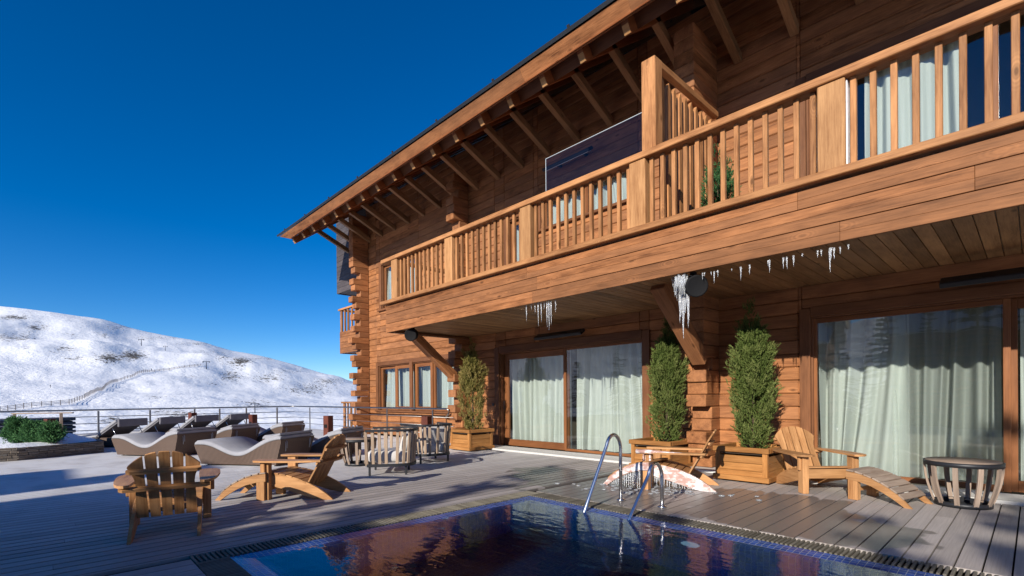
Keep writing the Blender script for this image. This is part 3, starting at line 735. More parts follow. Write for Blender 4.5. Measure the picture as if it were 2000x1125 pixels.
# ladder
t = thing('pool_ladder', 'polished steel pool ladder with two tall hooped handrails at the pool edge', 'ladder', (-3.28, 5.1, 0))
for x, hz in ((-3.57, .64), (-3.0, .34)):
    yf = 5.25; pts = [(x, yf, 0), (x, yf, hz-.05)]
    for q in np.linspace(0, math.pi*.88, 18): pts.append((x, yf-.15*(1-math.cos(q)), hz+.19*math.sin(q)))
    yl, zl = pts[-1][1:]; e_ = np.array([4.44, -.15]); pts += [(x, yl+(e_[0]-yl)*q, zl+(e_[1]-zl)*q) for q in (.1, .35, .65, 1.)]+[(x, 4.40, -.40), (x, 4.40, -1.1)]
    m = MB(); m.tube(pts, .0215, 14); m.build('handrail', 'steel', t)
    m = MB(); m.lathe([(.022, .03), (.03, .022), (.052, .016), (.055, .004), (.001, 0)], (x, yf, 0), 20); m.build('floor_flange', 'steel', t)
for z in (-.3, -.6, -.9):
    m = MB(); m.box((-3.285, 4.47+.02*z, z), (.55, .08, .03), b=.008); m.build('tread', 'steel', t)

# ================================================================== FURNITURE
def smooth_poly(pts, k=5):
    pts = np.asarray(pts, float); out = []
    n = len(pts)
    for i in range(n):
        p0, p1, p2, p3 = pts[(i-1) % n], pts[i], pts[(i+1) % n], pts[(i+2) % n]
        for t in np.linspace(0, 1, k, endpoint=False):
            out.append(.5*((2*p1)+(-p0+p2)*t+(2*p0-5*p1+4*p2-p3)*t*t+(-p0+3*p1-3*p2+p3)*t**3))
    return np.array(out)
AS = .945
def adirondack(label, loc, rot, iced=False):
    t = thing('adirondack_chair', label, 'chair', loc, rot, 'wooden adirondack chairs on the deck', True); t.scale = (AS,)*3
    FX = lambda x: frame((x, 0, 0), (0, 1, 0), (0, 0, 1), (1, 0, 0))      # polygon (y,z) extruded along x
    string = [(.33, .345), (.22, .346), (.05, .328), (-.12, .29), (-.27, .235), (-.42, .16), (-.55, .075), (-.62, .02), (-.635, .0), (-.47, .0), (-.34, .022), (-.2, .06), (-.05, .105), (.12, .15), (.33, .20)]
    for sx in (-.285, .285):
        m = MB(); m.prism(string, .032, FX(sx)); m.build('rear_leg', 'teak', t)
    for sx in (-1, 1):
        m = MB(); m.box((sx*.344, .30, .262), (.085, .125, .524), b=.006, axis=2); o = m.build('front_leg', 'teak', t)
        m = MB(); m.box((sx*.402, .30, .42), (.035, .05, .20), b=.012); m.build('arm_bracket', 'teak', t)
        arm = [(.45, .31), (.47, .37), (.46, .46), (.42, .525), (.30, .56), (.12, .56), (-.08, .545), (-.26, .52), (-.40, .488), (-.50, .44), (-.52, .39), (-.50, .345), (-.3, .335), (0, .32), (.25, .315)]
        m = MB(); m.prism([(y, sx*x*.86) for y, x in arm], .026, frame((0, 0, .538), (0, 1, 0), (1, 0, 0), (0, .04, 1))); m.build('arm', 'teak', t)
    m = MB(); m.box((0, .335, .275), (.60, .028, .13), b=.004, axis=0); m.build('front_apron', 'teak', t)
    # seat slats following the dipped top edge
    top = [(.335, .362), (.24, .360), (.14, .346), (.04, .328), (-.06, .302), (-.16, .268), (-.255, .225)]
    for (ya, za), (yb, zb) in zip(top, top[1:]):
        m = MB(); d = np.array([0, yb-ya, zb-za]); L = np.linalg.norm(d); d /= L
        m.box((0, (ya+yb)/2, (za+zb)/2), (.615, L-.012, .022), frame((0, 0, 0), (1, 0, 0), d, np.cross((1, 0, 0), d)), b=.004, axis=0); m.build('seat_slat', 'teak', t)
    # fan back
    bd = np.array([0, -.44, .80]); bd /= np.linalg.norm(bd); bn = np.array([0, bd[2], -bd[1]])
    org = np.array([0, -.235, .175])
    def half(s):                                    # half width of the fan at height s
        return float(np.interp(s, [0, .28, .42, .50, .58, .64, .70, .76, .80], [.265, .256, .247, .257, .283, .308, .308, .265, .135]))
    def topz(x): return .80-.17*(min(abs(x), .309)/.309)**2.4
    nS = 5; G2 = .0085
    for i in range(nS):
        def bx(j, s_): return (-1+2*j/nS)*(.256+.025*s_/.8)
        def ed(j, s_): return (math.copysign(half(s_), j-.5) if j in (0, nS) else bx(j, s_))
        ss = np.linspace(0, .80, 34); Lp, Rp = [], []
        for s_ in ss:
            a_ = ed(i, s_)+(G2 if i else 0); c_ = ed(i+1, s_)-(G2 if i < nS-1 else 0)
            if s_ <= topz(a_): Lp.append((a_, s_))
            if s_ <= topz(c_): Rp.append((c_, s_))
        xa, xc = Lp[-1][0], Rp[-1][0]
        tp = [(xa+(xc-xa)*q, topz(xa+(xc-xa)*q)) for q in np.linspace(.06, .94, 8)]
        poly = Rp+tp[::-1]+Lp[::-1]
        m = MB(); m.prism(poly, .02, frame(org, (1, 0, 0), bd, np.cross((1, 0, 0), bd)), gaxis=1); m.build('back_slat', 'teak', t)
    for s_, wd in ((.392, .76), (.60, .615)):
        c = org+bd*s_-bn*.024
        m = MB()
        pl = [(-wd/2, -.018), (wd/2, -.018), (wd/2+.005, .006), (wd/2-.03, .026), (-wd/2+.03, .026), (-wd/2-.005, .006)]
        m.prism(pl, .036, frame(c-bn*.012, (1, 0, 0), -bn, bd)); m.build('back_batten', 'teak', t)
    if iced:
        m = MB(); m.prism([(y*1.015, z*1.03-.004) for y, z in string], .052, FX(-.285)); ic = m.build('ice_coat', 'ice_white', t)
        m = MB(); yy = .26
        while yy > -.5:
            zt = float(np.interp(yy, [-.5, -.34, -.2, -.05, .12, .33], [.01, .022, .06, .105, .15, .20])); L = min(zt, random.uniform(.05, .15))
            m.tube([(-.285+random.uniform(-.015, .015), yy, zt+.02), (-.285, yy, zt-L*.5), (-.285, yy, max(.003, zt-L))], [.014, .009, .003], 6); yy -= random.uniform(.018, .045)
        m.build('ice_drips', 'ice', t)
        m = MB()
        for q in range(14): a = random.uniform(-.06, .06); b = random.uniform(-.055, .055); m.tube([(-.357+b*.9-.02, .30+a, .54), (-.362+b-.015, .30+a, .28), (-.372+b, .30+a*1.15, .0)], [.013, .014, .018], 6)
        m.tube([(-.43, .46, .55), (-.46, .25, .553), (-.44, 0, .545), (-.38, -.35, .535)], [.035, .032, .022, .008], 8); m.build('ice_sheet', 'ice_white', t)
    return t
ch1 = adirondack('teak adirondack chair seen from behind, standing alone nearest the camera', (-6.166, .944, 0), R_(77.3))
copy_tree(ch1, 'teak adirondack chair turned sideways in front of the big wicker lounger', (-6.889, 2.533, 0), R_(130.7))
copy_tree(ch1, 'teak adirondack chair facing forward beside the widest curtained door and a wooden planter', (-2.084, 7.731, 0), R_(226.2))
adirondack('adirondack chair sheathed in ice and icicles behind the pool ladder', (-3.623, 6.651, 0), R_(109.5), True)
def stool(label, loc, rot, s=.92, iced=False):
    t = thing('footstool', label, 'footstool', loc, rot, 'slatted footstools of the adirondack chairs', True); t.scale = (s,)*3
    FX = lambda x: frame((x, 0, 0), (0, 1, 0), (0, 0, 1), (1, 0, 0))
    side = [(-.02, .375), (.12, .362), (.28, .315), (.45, .235), (.60, .135), (.735, .0), (.655, .0), (.55, .075), (.42, .15), (.28, .215), (.12, .255), (-.02, .27)]
    for sx in (-.27, .27):
        m = MB(); m.prism(side, .03, FX(sx)); m.build('side_rail', 'teak', t)
        m = MB(); m.box((sx*.88, .06, .14), (.085, .12, .28), b=.005, axis=2); m.build('leg', 'teak', t)
    m = MB(); m.box((0, .06, .13), (.40, .03, .05), b=.004); m.build('stretcher', 'teak', t)
    tp = [(-.025, .389), (.08, .382), (.185, .356), (.29, .323), (.39, .278), (.49, .224), (.58, .162), (.655, .094)]
    for (ya, za), (yb, zb) in zip(tp, tp[1:]):
        m = MB(); d = np.array([0, yb-ya, zb-za]); L = np.linalg.norm(d); d /= L
        m.box((0, (ya+yb)/2, (za+zb)/2), (.575, L-.014, .02), frame((0, 0, 0), (1, 0, 0), d, np.cross((1, 0, 0), d)), b=.004, axis=0); m.build('slat', 'greywood' if not iced else 'teak', t)
    if iced:
        m = MB(); m.prism([(y, z*1.03) for y, z in side], .05, FX(-.27)); m.build('ice_coat', 'ice_white', t)
        m = MB()
        for q in range(16):
            yy = .1+q*.035; zt = float(np.interp(yy, [0, .28, .55, .655], [.26, .215, .075, .01])); m.tube([(-.27, yy, zt+.02), (-.27, yy, zt*.4), (-.27, yy, .004)], [.014, .009, .005], 6)
        m.build('ice_drips', 'ice', t)
    return t
st = stool('footstool with greyed slats pulled out in front of the forward-facing chair, right of it', (-1.537, 7.516, 0), R_(255.4))
copy_tree(st, 'footstool joined to the sideways adirondack chair on the dappled deck', (-6.99, 2.25, 0), R_(131))
stool('frozen footstool glazed with ice in front of the iced chair', (-3.70, 6.36, 0), R_(92), 1.0, True)

# ---- side tables with curved slat sides
def side_table(label, loc, s=1.):
    t = thing('side_table', label, 'table', loc, R_(12), 'round slat-sided side tables', True); t.scale = (s,)*3
    m = MB(); m.lathe([(.001, .488), (.325, .488), (.325, .512), (.001, .514)], n=40); m.build('table_top', 'greywood', t)
    m = MB(); m.lathe([(.328, .455), (.345, .455), (.345, .505), (.328, .505), (.328, .455)], n=40); m.build('top_ring', 'black_metal', t); m = MB(); m.lathe([(.237, .005), (.253, .005), (.253, .055), (.237, .055), (.237, .005)], n=40); m.build('base_ring', 'black_metal', t)
    for i in range(10):
        th = i*2*math.pi/10; er = np.array([math.cos(th), math.sin(th), 0]); et = np.array([-math.sin(th), math.cos(th), 0]); P = []
        zs = np.linspace(.03, .485, 10)
        m = MB()
        rr = [.24+.092*math.sin(math.pi/2*((z-.03)/.455))**.9 for z in zs]
        ring = []
        for z, r in zip(zs, rr):
            c = er*r+np.array([0, 0, z]); ring.append([c-et*.023-er*.011, c+et*.023-er*.011, c+et*.023+er*.011, c-et*.023+er*.011])
        g = [[(z, a, 0) for a in (0, .06, .08, .14)] for z in zs]
        m.grid(ring, False, None, g, closed=True); m.build('slat', 'greywood', t)
    return t
tb = side_table('round slat-sided side table near the right edge, in front of the widest door', (-.575, 7.74, 0), 1.03)
copy_tree(tb, 'round side table between the dark-framed armchairs and the loungers', (-9.196, 4.518, 0), R_(40))

# ---- armchairs with slatted barrel sides
def armchair(label, loc, rot):
    t = thing('slatted_armchair', label, 'armchair', loc, rot, 'barrel armchairs with slatted sides', True)
    def path(s, ex):            # U-shaped plan: s 0..1 from front left, round the back, to front right
        a, fr, bk = .36+ex, .38+ex*.3, .02
        L1 = fr-bk+.0; L2 = math.pi*.5*(a+.40)*1.0; tot = 2*L1+L2; d = s*tot
        if d < L1: return np.array([-a, fr-d, 0])
        if d > L1+L2: return np.array([a, bk+(d-L1-L2), 0])
        q = (d-L1)/L2*math.pi; n = .62
        cx_, sy_ = math.cos(q), math.sin(q)
        return np.array([-a*math.copysign(abs(cx_)**n, cx_), bk-(.40+ex)*abs(sy_)**n, 0])
    U = np.linspace(0, 1, 19)
    for u in U:
        p, q = path(u, 0), path(u, .05); d = path(min(1, u+.01), 0)-path(max(0, u-.01), 0); d /= np.linalg.norm(d); nn = np.array([d[1], -d[0], 0])
        m = MB(); m.beam(p+(0, 0, .17), q+(0, 0, .75), .05, .022, up=nn, b=.004); m.build('slat', 'paleslat', t)
    m = MB()
    for z, ex, hh in ((.765, .05, .04), (.175, 0, .05)):
        ring = []
        for u in np.linspace(0, 1, 60):
            c = path(u, ex); d = path(min(1, u+.01), ex)-path(max(0, u-.01), ex); d /= np.linalg.norm(d); nn = np.array([d[1], -d[0], 0])
            o_ = .0 if z > .5 else 0
            ring.append([c+nn*(.008)+(0, 0, z-hh/2), c+nn*.032+(0, 0, z-hh/2), c+nn*.032+(0, 0, z+hh/2), c+nn*.008+(0, 0, z+hh/2)])
        m.grid(ring, False, closed=True); m.build('top_rail' if z > .5 else 'base_frame', 'black_metal', t); m = MB()
    m.box((0, .37, .175), (.74, .03, .05), b=.005); m.build('front_bar', 'black_metal', t)
    for sx, sy in ((-.35, .34), (.35, .34), (-.31, -.26), (.31, -.26)):
        m = MB(); m.box((sx, sy, .078), (.035, .035, .156), b=.005); m.build('leg', 'black_metal', t)
    def cush(c, size, mat, nm, M=None):
        m = MB(); n = 14; sx, sy, sz = [d/2 for d in size]; P = []
        for i in range(n+1):
            la = -math.pi/2+math.pi*i/n; row = []
            for j in range(28):
                lo = 2*math.pi*j/28; e = .35
                f = lambda v, p: math.copysign(abs(v)**p, v)
                v = np.array([sx*f(math.cos(la), e)*f(math.cos(lo), e), sy*f(math.cos(la), e)*f(math.sin(lo), e), sz*f(math.sin(la), .55)])
                if M is not None: v = M[:3, :3]@v
                row.append(v+np.asarray(c))
            P.append(row)
        m.grid(P, True, closed=True); return m.build(nm, mat, t)
    cush((0, .03, .31), (.64, .76, .22), 'cushion_grey', 'seat_cushion')
    cush((0, -.24, .54), (.56, .16, .40), 'cushion_grey', 'back_cushion', frame((0, 0, 0), (1, 0, 0), (0, .95, .25), (0, -.25, .95)))
    return t
ac = armchair('barrel armchair with pale slats and dark frame, nearer of the two beside the round table', (-7.80, 4.47, 0), R_(144))
copy_tree(ac, 'barrel armchair with its back toward the shrub planter, behind the nearer armchair', (-8.60, 5.76, 0), R_(84))

# ---- wave-shaped wicker loungers
def wave_lounger(label, loc, rot, s=.97, Wd=1.16):
    t = thing('wicker_lounger', label, 'sun lounger', loc, rot, 'wave-shaped wicker loungers with grey mattresses', True); t.scale = (s,)*3
    xs_ = [-1.0, -.86, -.7, -.5, -.3, -.1, .08, .25, .45, .65, .85, 1.0]
    zs_ = [.42, .435, .425, .36, .265, .20, .195, .245, .36, .47, .535, .55]
    X = np.linspace(-1, 1, 44)
    def cub(x):  # smooth interpolation
        y = np.interp(x, xs_, zs_); return y
    Zt = cub(X); Zt = np.convolve(np.pad(Zt, 3, mode='edge'), np.ones(7)/7, 'valid')
    def xb(z, x):             # ends lean outward toward the top
        return x*(.86+.14*min(1, z/.45)) if x < 0 else x*(.84+.16*min(1, z/.5))
    V = []; rows = 10; m = MB()
    for sy in (-1, 1):
        P = np.zeros((rows, len(X), 3)); G = np.zeros_like(P)
        for i in range(rows):
            for j, (x, zt) in enumerate(zip(X, Zt)):
                z = .03+(zt-.03)*i/(rows-1); P[i, j] = (xb(z, x), sy*(Wd/2-.05*(1-i/(rows-1))), z); G[i, j] = (P[i, j][0], z, 0)
        m.grid(P, True, .2, G)
    for jx, x in ((0, -1), (-1, 1)):
        P = np.zeros((rows, 12, 3)); G = np.zeros_like(P)
        for i in range(rows):
            z = .03+(Zt[jx]-.03)*i/(rows-1)
            for j in range(12):
                y = (Wd/2-.05*(1-i/(rows-1)))*(-1+2*j/11); P[i, j] = (xb(z, x), y, z); G[i, j] = (y, z, 0)
        m.grid(P, True, .2, G)
    P = np.array([[(xb(z, x), y, z-.006) for x, z in zip(X, Zt)] for y in (-Wd/2, Wd/2)]); m.grid(P, True, .2, P[:, :, [0, 1, 2]])
    m.build('wicker_body', 'wicker', t)
    # mattress: closed loop section swept over the wave
    n = len(X); c = []
    dz = np.gradient(Zt, X); th = .085
    prof = [(-1, 0), (-1.0, .3), (-.985, .75), (-.95, 1.0), (0, 1.06), (.95, 1.0), (.985, .75), (1, .3), (1, 0)]
    P = []
    for j in range(n):
        x, z = X[j]*.985, Zt[j]; nn = np.array([-dz[j], 0, 1]); nn /= np.linalg.norm(nn)
        fall = 1. if 0 < j < n-1 else .6
        P.append([np.array([x, py*(Wd/2-.01), z+.004])+nn*th*pz*fall for py, pz in prof])
    m = MB(); m.grid(P, True, closed=True); m.add(P[0], [tuple(range(len(prof)))]); m.add(P[-1], [tuple(range(len(prof)))[::-1]]); m.build('mattress', 'cushion', t)
    # head flap hanging over the end, ties
    m = MB(); m.box((.80, 0, Zt[-5]+.085), (.36, Wd-.04, .045), frame((0, 0, 0), (.96, 0, .28), (0, 1, 0), (-.28, 0, .96)), b=.024); m.build('head_pad', 'cushion', t)
    m = MB()
    for sy in (-.42, .40): m.tube([(.97, sy, .57), (1.0, sy, .46), (.985, sy+.015, .30)], .008, 6); m.tube([(.97, sy+.03, .57), (1.01, sy+.03, .48), (.99, sy+.05, .36)], .008, 6)
    m.build('tie', 'cushion', t)
    m = MB()
    for sx in (-.8, .75):
        for sy in (-.45, .45): m.box((sx, sy, .016), (.06, .06, .03), b=.004)
    m.build('foot', 'steel', t)
    return t
wl1 = wave_lounger('wave-shaped wicker lounger nearest the camera, its full side between two adirondack chairs', (-11.107, 3.203, 0), R_(36))
copy_tree(wl1, 'wave-shaped wicker lounger left of the nearest one, partly behind the chair seen from behind', (-14.61, 2.165, 0), R_(33))
copy_tree(wl1, 'wave-shaped wicker lounger with its tall head end behind the slatted side table', (-11.60, 4.62, 0), R_(38))
copy_tree(wl1, 'wave-shaped wicker lounger in the middle of the second row, behind the nearest lounger', (-15.57, 3.45, 0), R_(37))
copy_tree(wl1, 'wave-shaped wicker lounger farthest right in the second row, near the railing posts', (-15.95, 4.85, 0), R_(37))
# ---- flat wicker loungers with a raised back
def flat_lounger(label, loc, rot, Wd=1.0):
    t = thing('reclining_lounger', label, 'sun lounger', loc, rot, 'flat wicker loungers with raised backs along the railing', True)
    m = MB(); m.box((0, 0, .15), (1.9, Wd, .24), b=.02, axis=0); m.build('wicker_base', 'wicker', t)
    m = MB(); m.box((-.47, 0, .315), (.98, Wd-.02, .085), b=.035); m.build('seat_mattress', 'cushion', t)
    a = R_(33); d = np.array([math.cos(a), 0, math.sin(a)]); nn = np.array([-d[2], 0, d[0]])
    Mx = frame((0, 0, 0), d, (0, 1, 0), nn)
    m = MB(); m.box(np.array((.03, 0, .30))+d*.37+nn*.05, (.76, Wd-.02, .085), Mx, b=.035); m.build('back_mattress', 'cushion', t)
    m = MB(); m.box(np.array((.03, 0, .30))+d*.37-nn*.012, (.74, Wd-.06, .03), Mx, b=.008); o = m.build('backrest', 'cushion_back', t)
    m = MB(); m.box(np.array((.055, 0, .265))+d*.77, (.06, Wd-.03, .22), b=.025); m.build('head_flap', 'cushion_back', t)
    m = MB()
    for sy in (-1, 1): m.tube([np.array((.62, sy*(Wd/2-.06), .26)), np.array((.03, sy*(Wd/2-.06), .29))+d*.52], .011, 6)
    m.build('prop', 'steel', t)
    m = MB()
    for sx in (-.85, .85):
        for sy in (-.4, .4): m.box((sx, sy, .018), (.07, .07, .034), b=.004)
    m.build('foot', 'steel', t)
    return t
fl1 = flat_lounger('flat lounger with raised back just behind the stone planter wall, leftmost in the row', (-18.6, 1.45, 0), R_(40))
copy_tree(fl1, 'flat lounger with raised back, second from the left along the railing', (-19.35, 2.55, 0), R_(38))
copy_tree(fl1, 'flat lounger with raised back in front of the leftmost dark red bollard pair', (-20.35, 3.75, 0), R_(33))
copy_tree(fl1, 'flat lounger with raised back, rightmost of those along the railing', (-21.0, 4.95, 0), R_(34))

# ---- planters with columnar conifers
def planter(label, loc, rot=0., w=.76, h=.53):
    t = thing('wooden_planter', label, 'planter', loc, rot, 'stained wooden planter boxes along the log wall', True)
    for sx, sy in ((0, -1), (0, 1), (-1, 0), (1, 0)):
        for k in range(3):
            m = MB() if k == 0 else m
            z = .125+k*.11
            if sx == 0: m.box((0, sy*(w/2-.02), z), (w-.10, .024, .106), b=.004, axis=0)
            else: m.box((sx*(w/2-.02), 0, z), (.024, w-.10, .106), b=.004, axis=1)
        m.build('side_panel', 'planter', t)
    for sx in (-1, 1):
        for sy in (-1, 1):
            m = MB(); m.box((sx*(w/2-.035), sy*(w/2-.035), .255), (.07, .07, .42), b=.005, axis=2); m.build('corner_post', 'planter', t)
            m = MB(); m.box((sx*(w/2-.06), sy*(w/2-.06), .018), (.05, .05, .035), b=.006); m.build('foot', 'planter', t)
    for z, ov, hh in ((h-.04, .03, .075), (.065, .03, .075)):
        m = MB()
        for s_ in (-1, 1): m.box((0, s_*(w/2+ov-.03), z), (w+2*ov, .06, hh), b=.006, axis=0); m.box((s_*(w/2+ov-.03), 0, z), (.06, w+2*ov-.122, hh), b=.006, axis=1)
        m.build('rim' if z > .3 else 'plinth', 'planter', t)
    m = MB(); m.box((0, 0, h-.09), (w-.04, w-.04, .04), b=.01); m.build('soil', 'soil', t)
    return t
pl = planter('wooden planter box left of the twin-pane door, with the yellowish shrub', (-9.75, 7.83, 0))
copy_tree(pl, 'wooden planter box behind the iced chair, right of the twin-pane door', (-4.62, 8.06, 0), 0)
copy_tree(pl, 'wooden planter box beside the forward-facing chair, in front of the log corner stack', (-3.03, 7.95, 0), 0)
def shrub(label, loc, H, rad, mat, dead=.06, n=5200, seed=1, spires=5, lean=0.):
    t = thing('columnar_conifer', label, 'shrub', loc, 0, 'columnar conifers in the planters', True)
    rg = np.random.default_rng(seed); sh = .60
    ax = [(lean, 0., 1.0, .52)]+[(rg.uniform(-.58, .58)*rad, rg.uniform(-.5, .5)*rad, rg.uniform(.74, .93), rg.uniform(.34, .50)) for _ in range(spires-1)]
    V, F, Tn, G = [], [], [], []; ph = rg.uniform(0, 6.28, 6)
    for q in range(n//13):
        th = rg.uniform(0, 6.283)
        if rg.random() < .66:                     # main column
            u = rg.random()**.9*.74; z = H*u+.02
            prof = min(1., .70+1.3*u)*(1. if u < sh else 1-((u-sh)/.16)**1.6*.75)
            lump = 1+.17*math.sin(3*th+ph[0]+7*u)+.13*math.sin(5*th+ph[1]-13*u)+.14*math.sin(17*u+ph[2]+2*th)
            if rg.random() < .05: lump *= rg.uniform(1.1, 1.3)
            rr = rad*prof*lump*math.sqrt(rg.uniform(.35, 1.05)); axx = ayy = 0.; k = 0
        else:                                     # spires above the shoulder
            k = rg.integers(0, spires); axx, ayy, hh, rs = ax[k]; b0 = .42; v = rg.random(); u = b0+(hh-b0)*v; z = H*u
            rr = rad*rs*(1-v)**.75*math.sqrt(rg.uniform(.15, 1.1))+.008
        c = np.array([axx+rr*math.cos(th), ayy+rr*math.sin(th), z])
        D = np.array([math.cos(th)*rg.uniform(.15, .75), math.sin(th)*rg.uniform(.15, .75), 1.]); D += rg.normal(0, .15, 3); D /= np.linalg.norm(D)
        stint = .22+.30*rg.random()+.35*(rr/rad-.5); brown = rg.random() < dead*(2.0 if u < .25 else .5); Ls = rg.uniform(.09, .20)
        for w_ in range(13):                      # one spray: sprigs fanned along its stem
            s_ = w_/12; c2 = c+D*Ls*s_+rg.normal(0, .013+.012*(1-s_), 3); d = D+rg.normal(0, .33, 3); d /= np.linalg.norm(d)
            L = rg.uniform(.035, .08); tint = 1. if brown and rg.random() < .8 else float(np.clip(stint+.25*s_+rg.normal(0, .08), 0, .95))
            s1 = np.cross(d, rg.normal(0, 1, 3)); s1 /= np.linalg.norm(s1)
            for b in range(4):
                o = c2+d*L*b/4; dd = d+(s1 if b % 2 else -s1)*.5; dd /= np.linalg.norm(dd); sd = np.cross(dd, s1+d*.3+rg.normal(0, .3, 3)); sd /= np.linalg.norm(sd); i0 = len(V)
                V += [o-sd*.0075, o+sd*.0075, o+dd*L*.65]; F.append((i0, i0+1, i0+2)); Tn += [tint]*3
    m = MB(); V = np.array(V); m.add(V, F, V, 0.); m.t = [np.array(Tn)]; m.build('foliage', mat, t, auto=False)
    m = MB(); m.tube([(0, 0, -.06), (0, 0, H*.3), (lean, 0, H*.8)], [.03, .022, .006], 8); m.build('stem', 'bark', t)
    return t
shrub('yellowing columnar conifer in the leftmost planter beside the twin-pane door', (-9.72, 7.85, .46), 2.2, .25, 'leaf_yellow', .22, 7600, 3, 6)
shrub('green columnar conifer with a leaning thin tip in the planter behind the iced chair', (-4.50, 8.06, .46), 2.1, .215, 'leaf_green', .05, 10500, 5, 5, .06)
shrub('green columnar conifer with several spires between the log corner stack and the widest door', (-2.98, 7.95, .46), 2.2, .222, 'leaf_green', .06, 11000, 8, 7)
# potted conifer on the balcony
pp = thing('balcony_pot', 'wooden pot box on the balcony under a conifer by the divider screen', 'planter', (-3.35, 7.6, 3.26), 0, None, True)
m = MB()
for k in range(2):
    for s_ in (-1, 1): m.box((0, s_*.2, .08+k*.12), (.44, .03, .11), b=.004); m.box((s_*.2, 0, .08+k*.12), (.03, .38, .11), b=.004)
m.box((0, 0, .2), (.36, .36, .03)); m.build('box_sides', 'planter', pp)
t = shrub('deep green conifer on the balcony beside the divider screen', (-3.35, 7.6, 3.46), 1.55, .24, 'leaf_dark', .02, 2600, 21, 4)
del t['group']

# ================================================================== TERRACE EDGE
XL, YR, ZR = -22.9, 8.2, 1.0
rl = thing('terrace_railing', 'thin metal railing with three wires around the far edge of the terrace', 'railing', (XL, YR, 0))
m = MB(); m.tube([(XL, -6, ZR), (XL, 0, ZR), (XL, YR-.25, ZR), (XL+.08, YR-.08, ZR), (XL+.25, YR, ZR), (-14, YR, ZR), (-11.35, YR, ZR), (-11.22, YR, ZR-.02), (-11.22, YR, ZR-.12), (-11.5, YR+.1, ZR-.26), (-11.62, YR+.35, ZR-.32)], .028, 10); m.build('top_rail', 'railsteel', rl)
m = MB()
for z in (.76, .52, .28):
    m.tube([(XL, -6, z), (XL, YR, z)], .014, 6); m.tube([(XL, YR, z), (-11.0, YR, z)], .010, 6)
m.build('wire', 'railsteel', rl)
pp_ = [(XL, -4.), (XL, -2.)]+[(XL, float(onx(p, 797, XL)[1])) for p in (192, 293, 380, 429, 481, 541)]+[(float(ony(p, 797, YR)[0]), YR) for p in (605, 680, 756, 845)]
for x, y in pp_:
    m = MB(); m.box((x, y, .47), (.05 if y == YR else .03, .03 if y == YR else .06, .98), b=.003); m.build('post', 'railsteel', rl)
gt = thing('rail_gate', 'short weathered frame with two uprights standing in front of the railing at the far left', 'gate', (-17.9, .2, 0))
A, B = onz(72, 803, 1.0), onz(112, 803, 1.0)
a_ = np.array([-18.55, -.55, 0]); b_ = np.array([-18.0, .35, 0])
m = MB(); dd = (b_-a_)/np.linalg.norm(b_-a_)
m.beam(a_+(0, 0, 1.0)-dd*.05, b_+(0, 0, 1.0)+dd*.28, .09, .03); m.build('top_bar', 'greywood', gt)
for q in (a_, b_): m = MB(); m.box(q+np.array((0, 0, .5)), (.07, .07, 1.0), b=.006); m.build('post', 'greywood', gt)
m = MB(); m.beam(a_+(0, 0, .72), b_+(0, 0, .72), .03, .04); m.beam(a_+(0, 0, .42), b_+(0, 0, .42), .03, .04); m.build('bar', 'greywood', gt)
for px, py, z, lab in ((98, 818, .86, 'dark red bollard light half hidden by the small conifers at the far left'), (376, 806, .87, 'dark red bollard light behind the flat loungers, in front of the railing bend'), (494, 809.5, .80, 'dark red bollard light right of the flat loungers'), (641, 812, .82, 'dark red bollard light next to the wooden house corner'), (833, 813, .84, 'dark red bollard light behind the barrel armchairs')):
    p = onz(px, py, z); t = thing('bollard_light', lab, 'bollard', (p[0], p[1], 0), R_(20), 'bollard lights along the terrace', True)
    m = MB(); m.box((0, 0, z/2), (.20, .20, z), b=.008, axis=2); m.build('post', 'redpost', t)
    m = MB(); m.box((0, -.096, z-.3), (.12, .02, .10), b=.004); m.build('lamp_recess', 'black_plastic', t)
# stone planter wall with snow and small conifers
sw = thing('stone_planter_wall', 'low dry-stone planter wall capped with snow at the left edge', 'planter wall', (-16.5, -.5, 0))
cor = [(-15.35, -5.2), (-15.52, -.42), (-16.35, 1.12), (-19.2, 1.0)]
m = MB()
for (a, b) in zip(cor, cor[1:]):
    a = np.array(a); b = np.array(b); L = np.linalg.norm(b-a); d = (b-a)/L
    z = 0; 
    while z < .29:
        hh = random.choice((.035, .045, .06)); x = 0
        while x < L:
            ll = random.uniform(.10, .36); e = min(L, x+ll); c = a+d*(x+e)/2; nrm_ = np.array([d[1], -d[0]]); c = c-nrm_*.14*(1)+nrm_*random.uniform(-.012, .012)
            m.box((c[0], c[1], z+hh/2), (e-x-.004, .28, hh-.004), frame((0, 0, 0), (d[0], d[1], 0), (-d[1], d[0], 0), (0, 0, 1)), b=.008, axis=0); x = e
        z += hh
m.build('stone_courses', 'drystone', sw)
n = 40; P = np.zeros((n, n, 3))
for i in range(n):
    for j in range(n):
        x = -15.50-3.9*i/(n-1); y = -5.2+6.2*j/(n-1)
        xe = np.interp(y, [-5.2, -.42, 1.12], [-15.36, -15.53, -16.34]); x = xe-.02-(3.6)*i/(n-1)
        edge_ = min(1, i/3, (n-1-j)/3); P[i, j] = (x, y, .285+.05*edge_+.07*edge_*math.sin(x*2.1+y)*math.sin(y*1.7)+.16*math.exp(-((x+17.2)**2+(y-.15)**2)/.25))
m = MB(); m.grid(P); m.build('snow_cap', 'snow', sw)
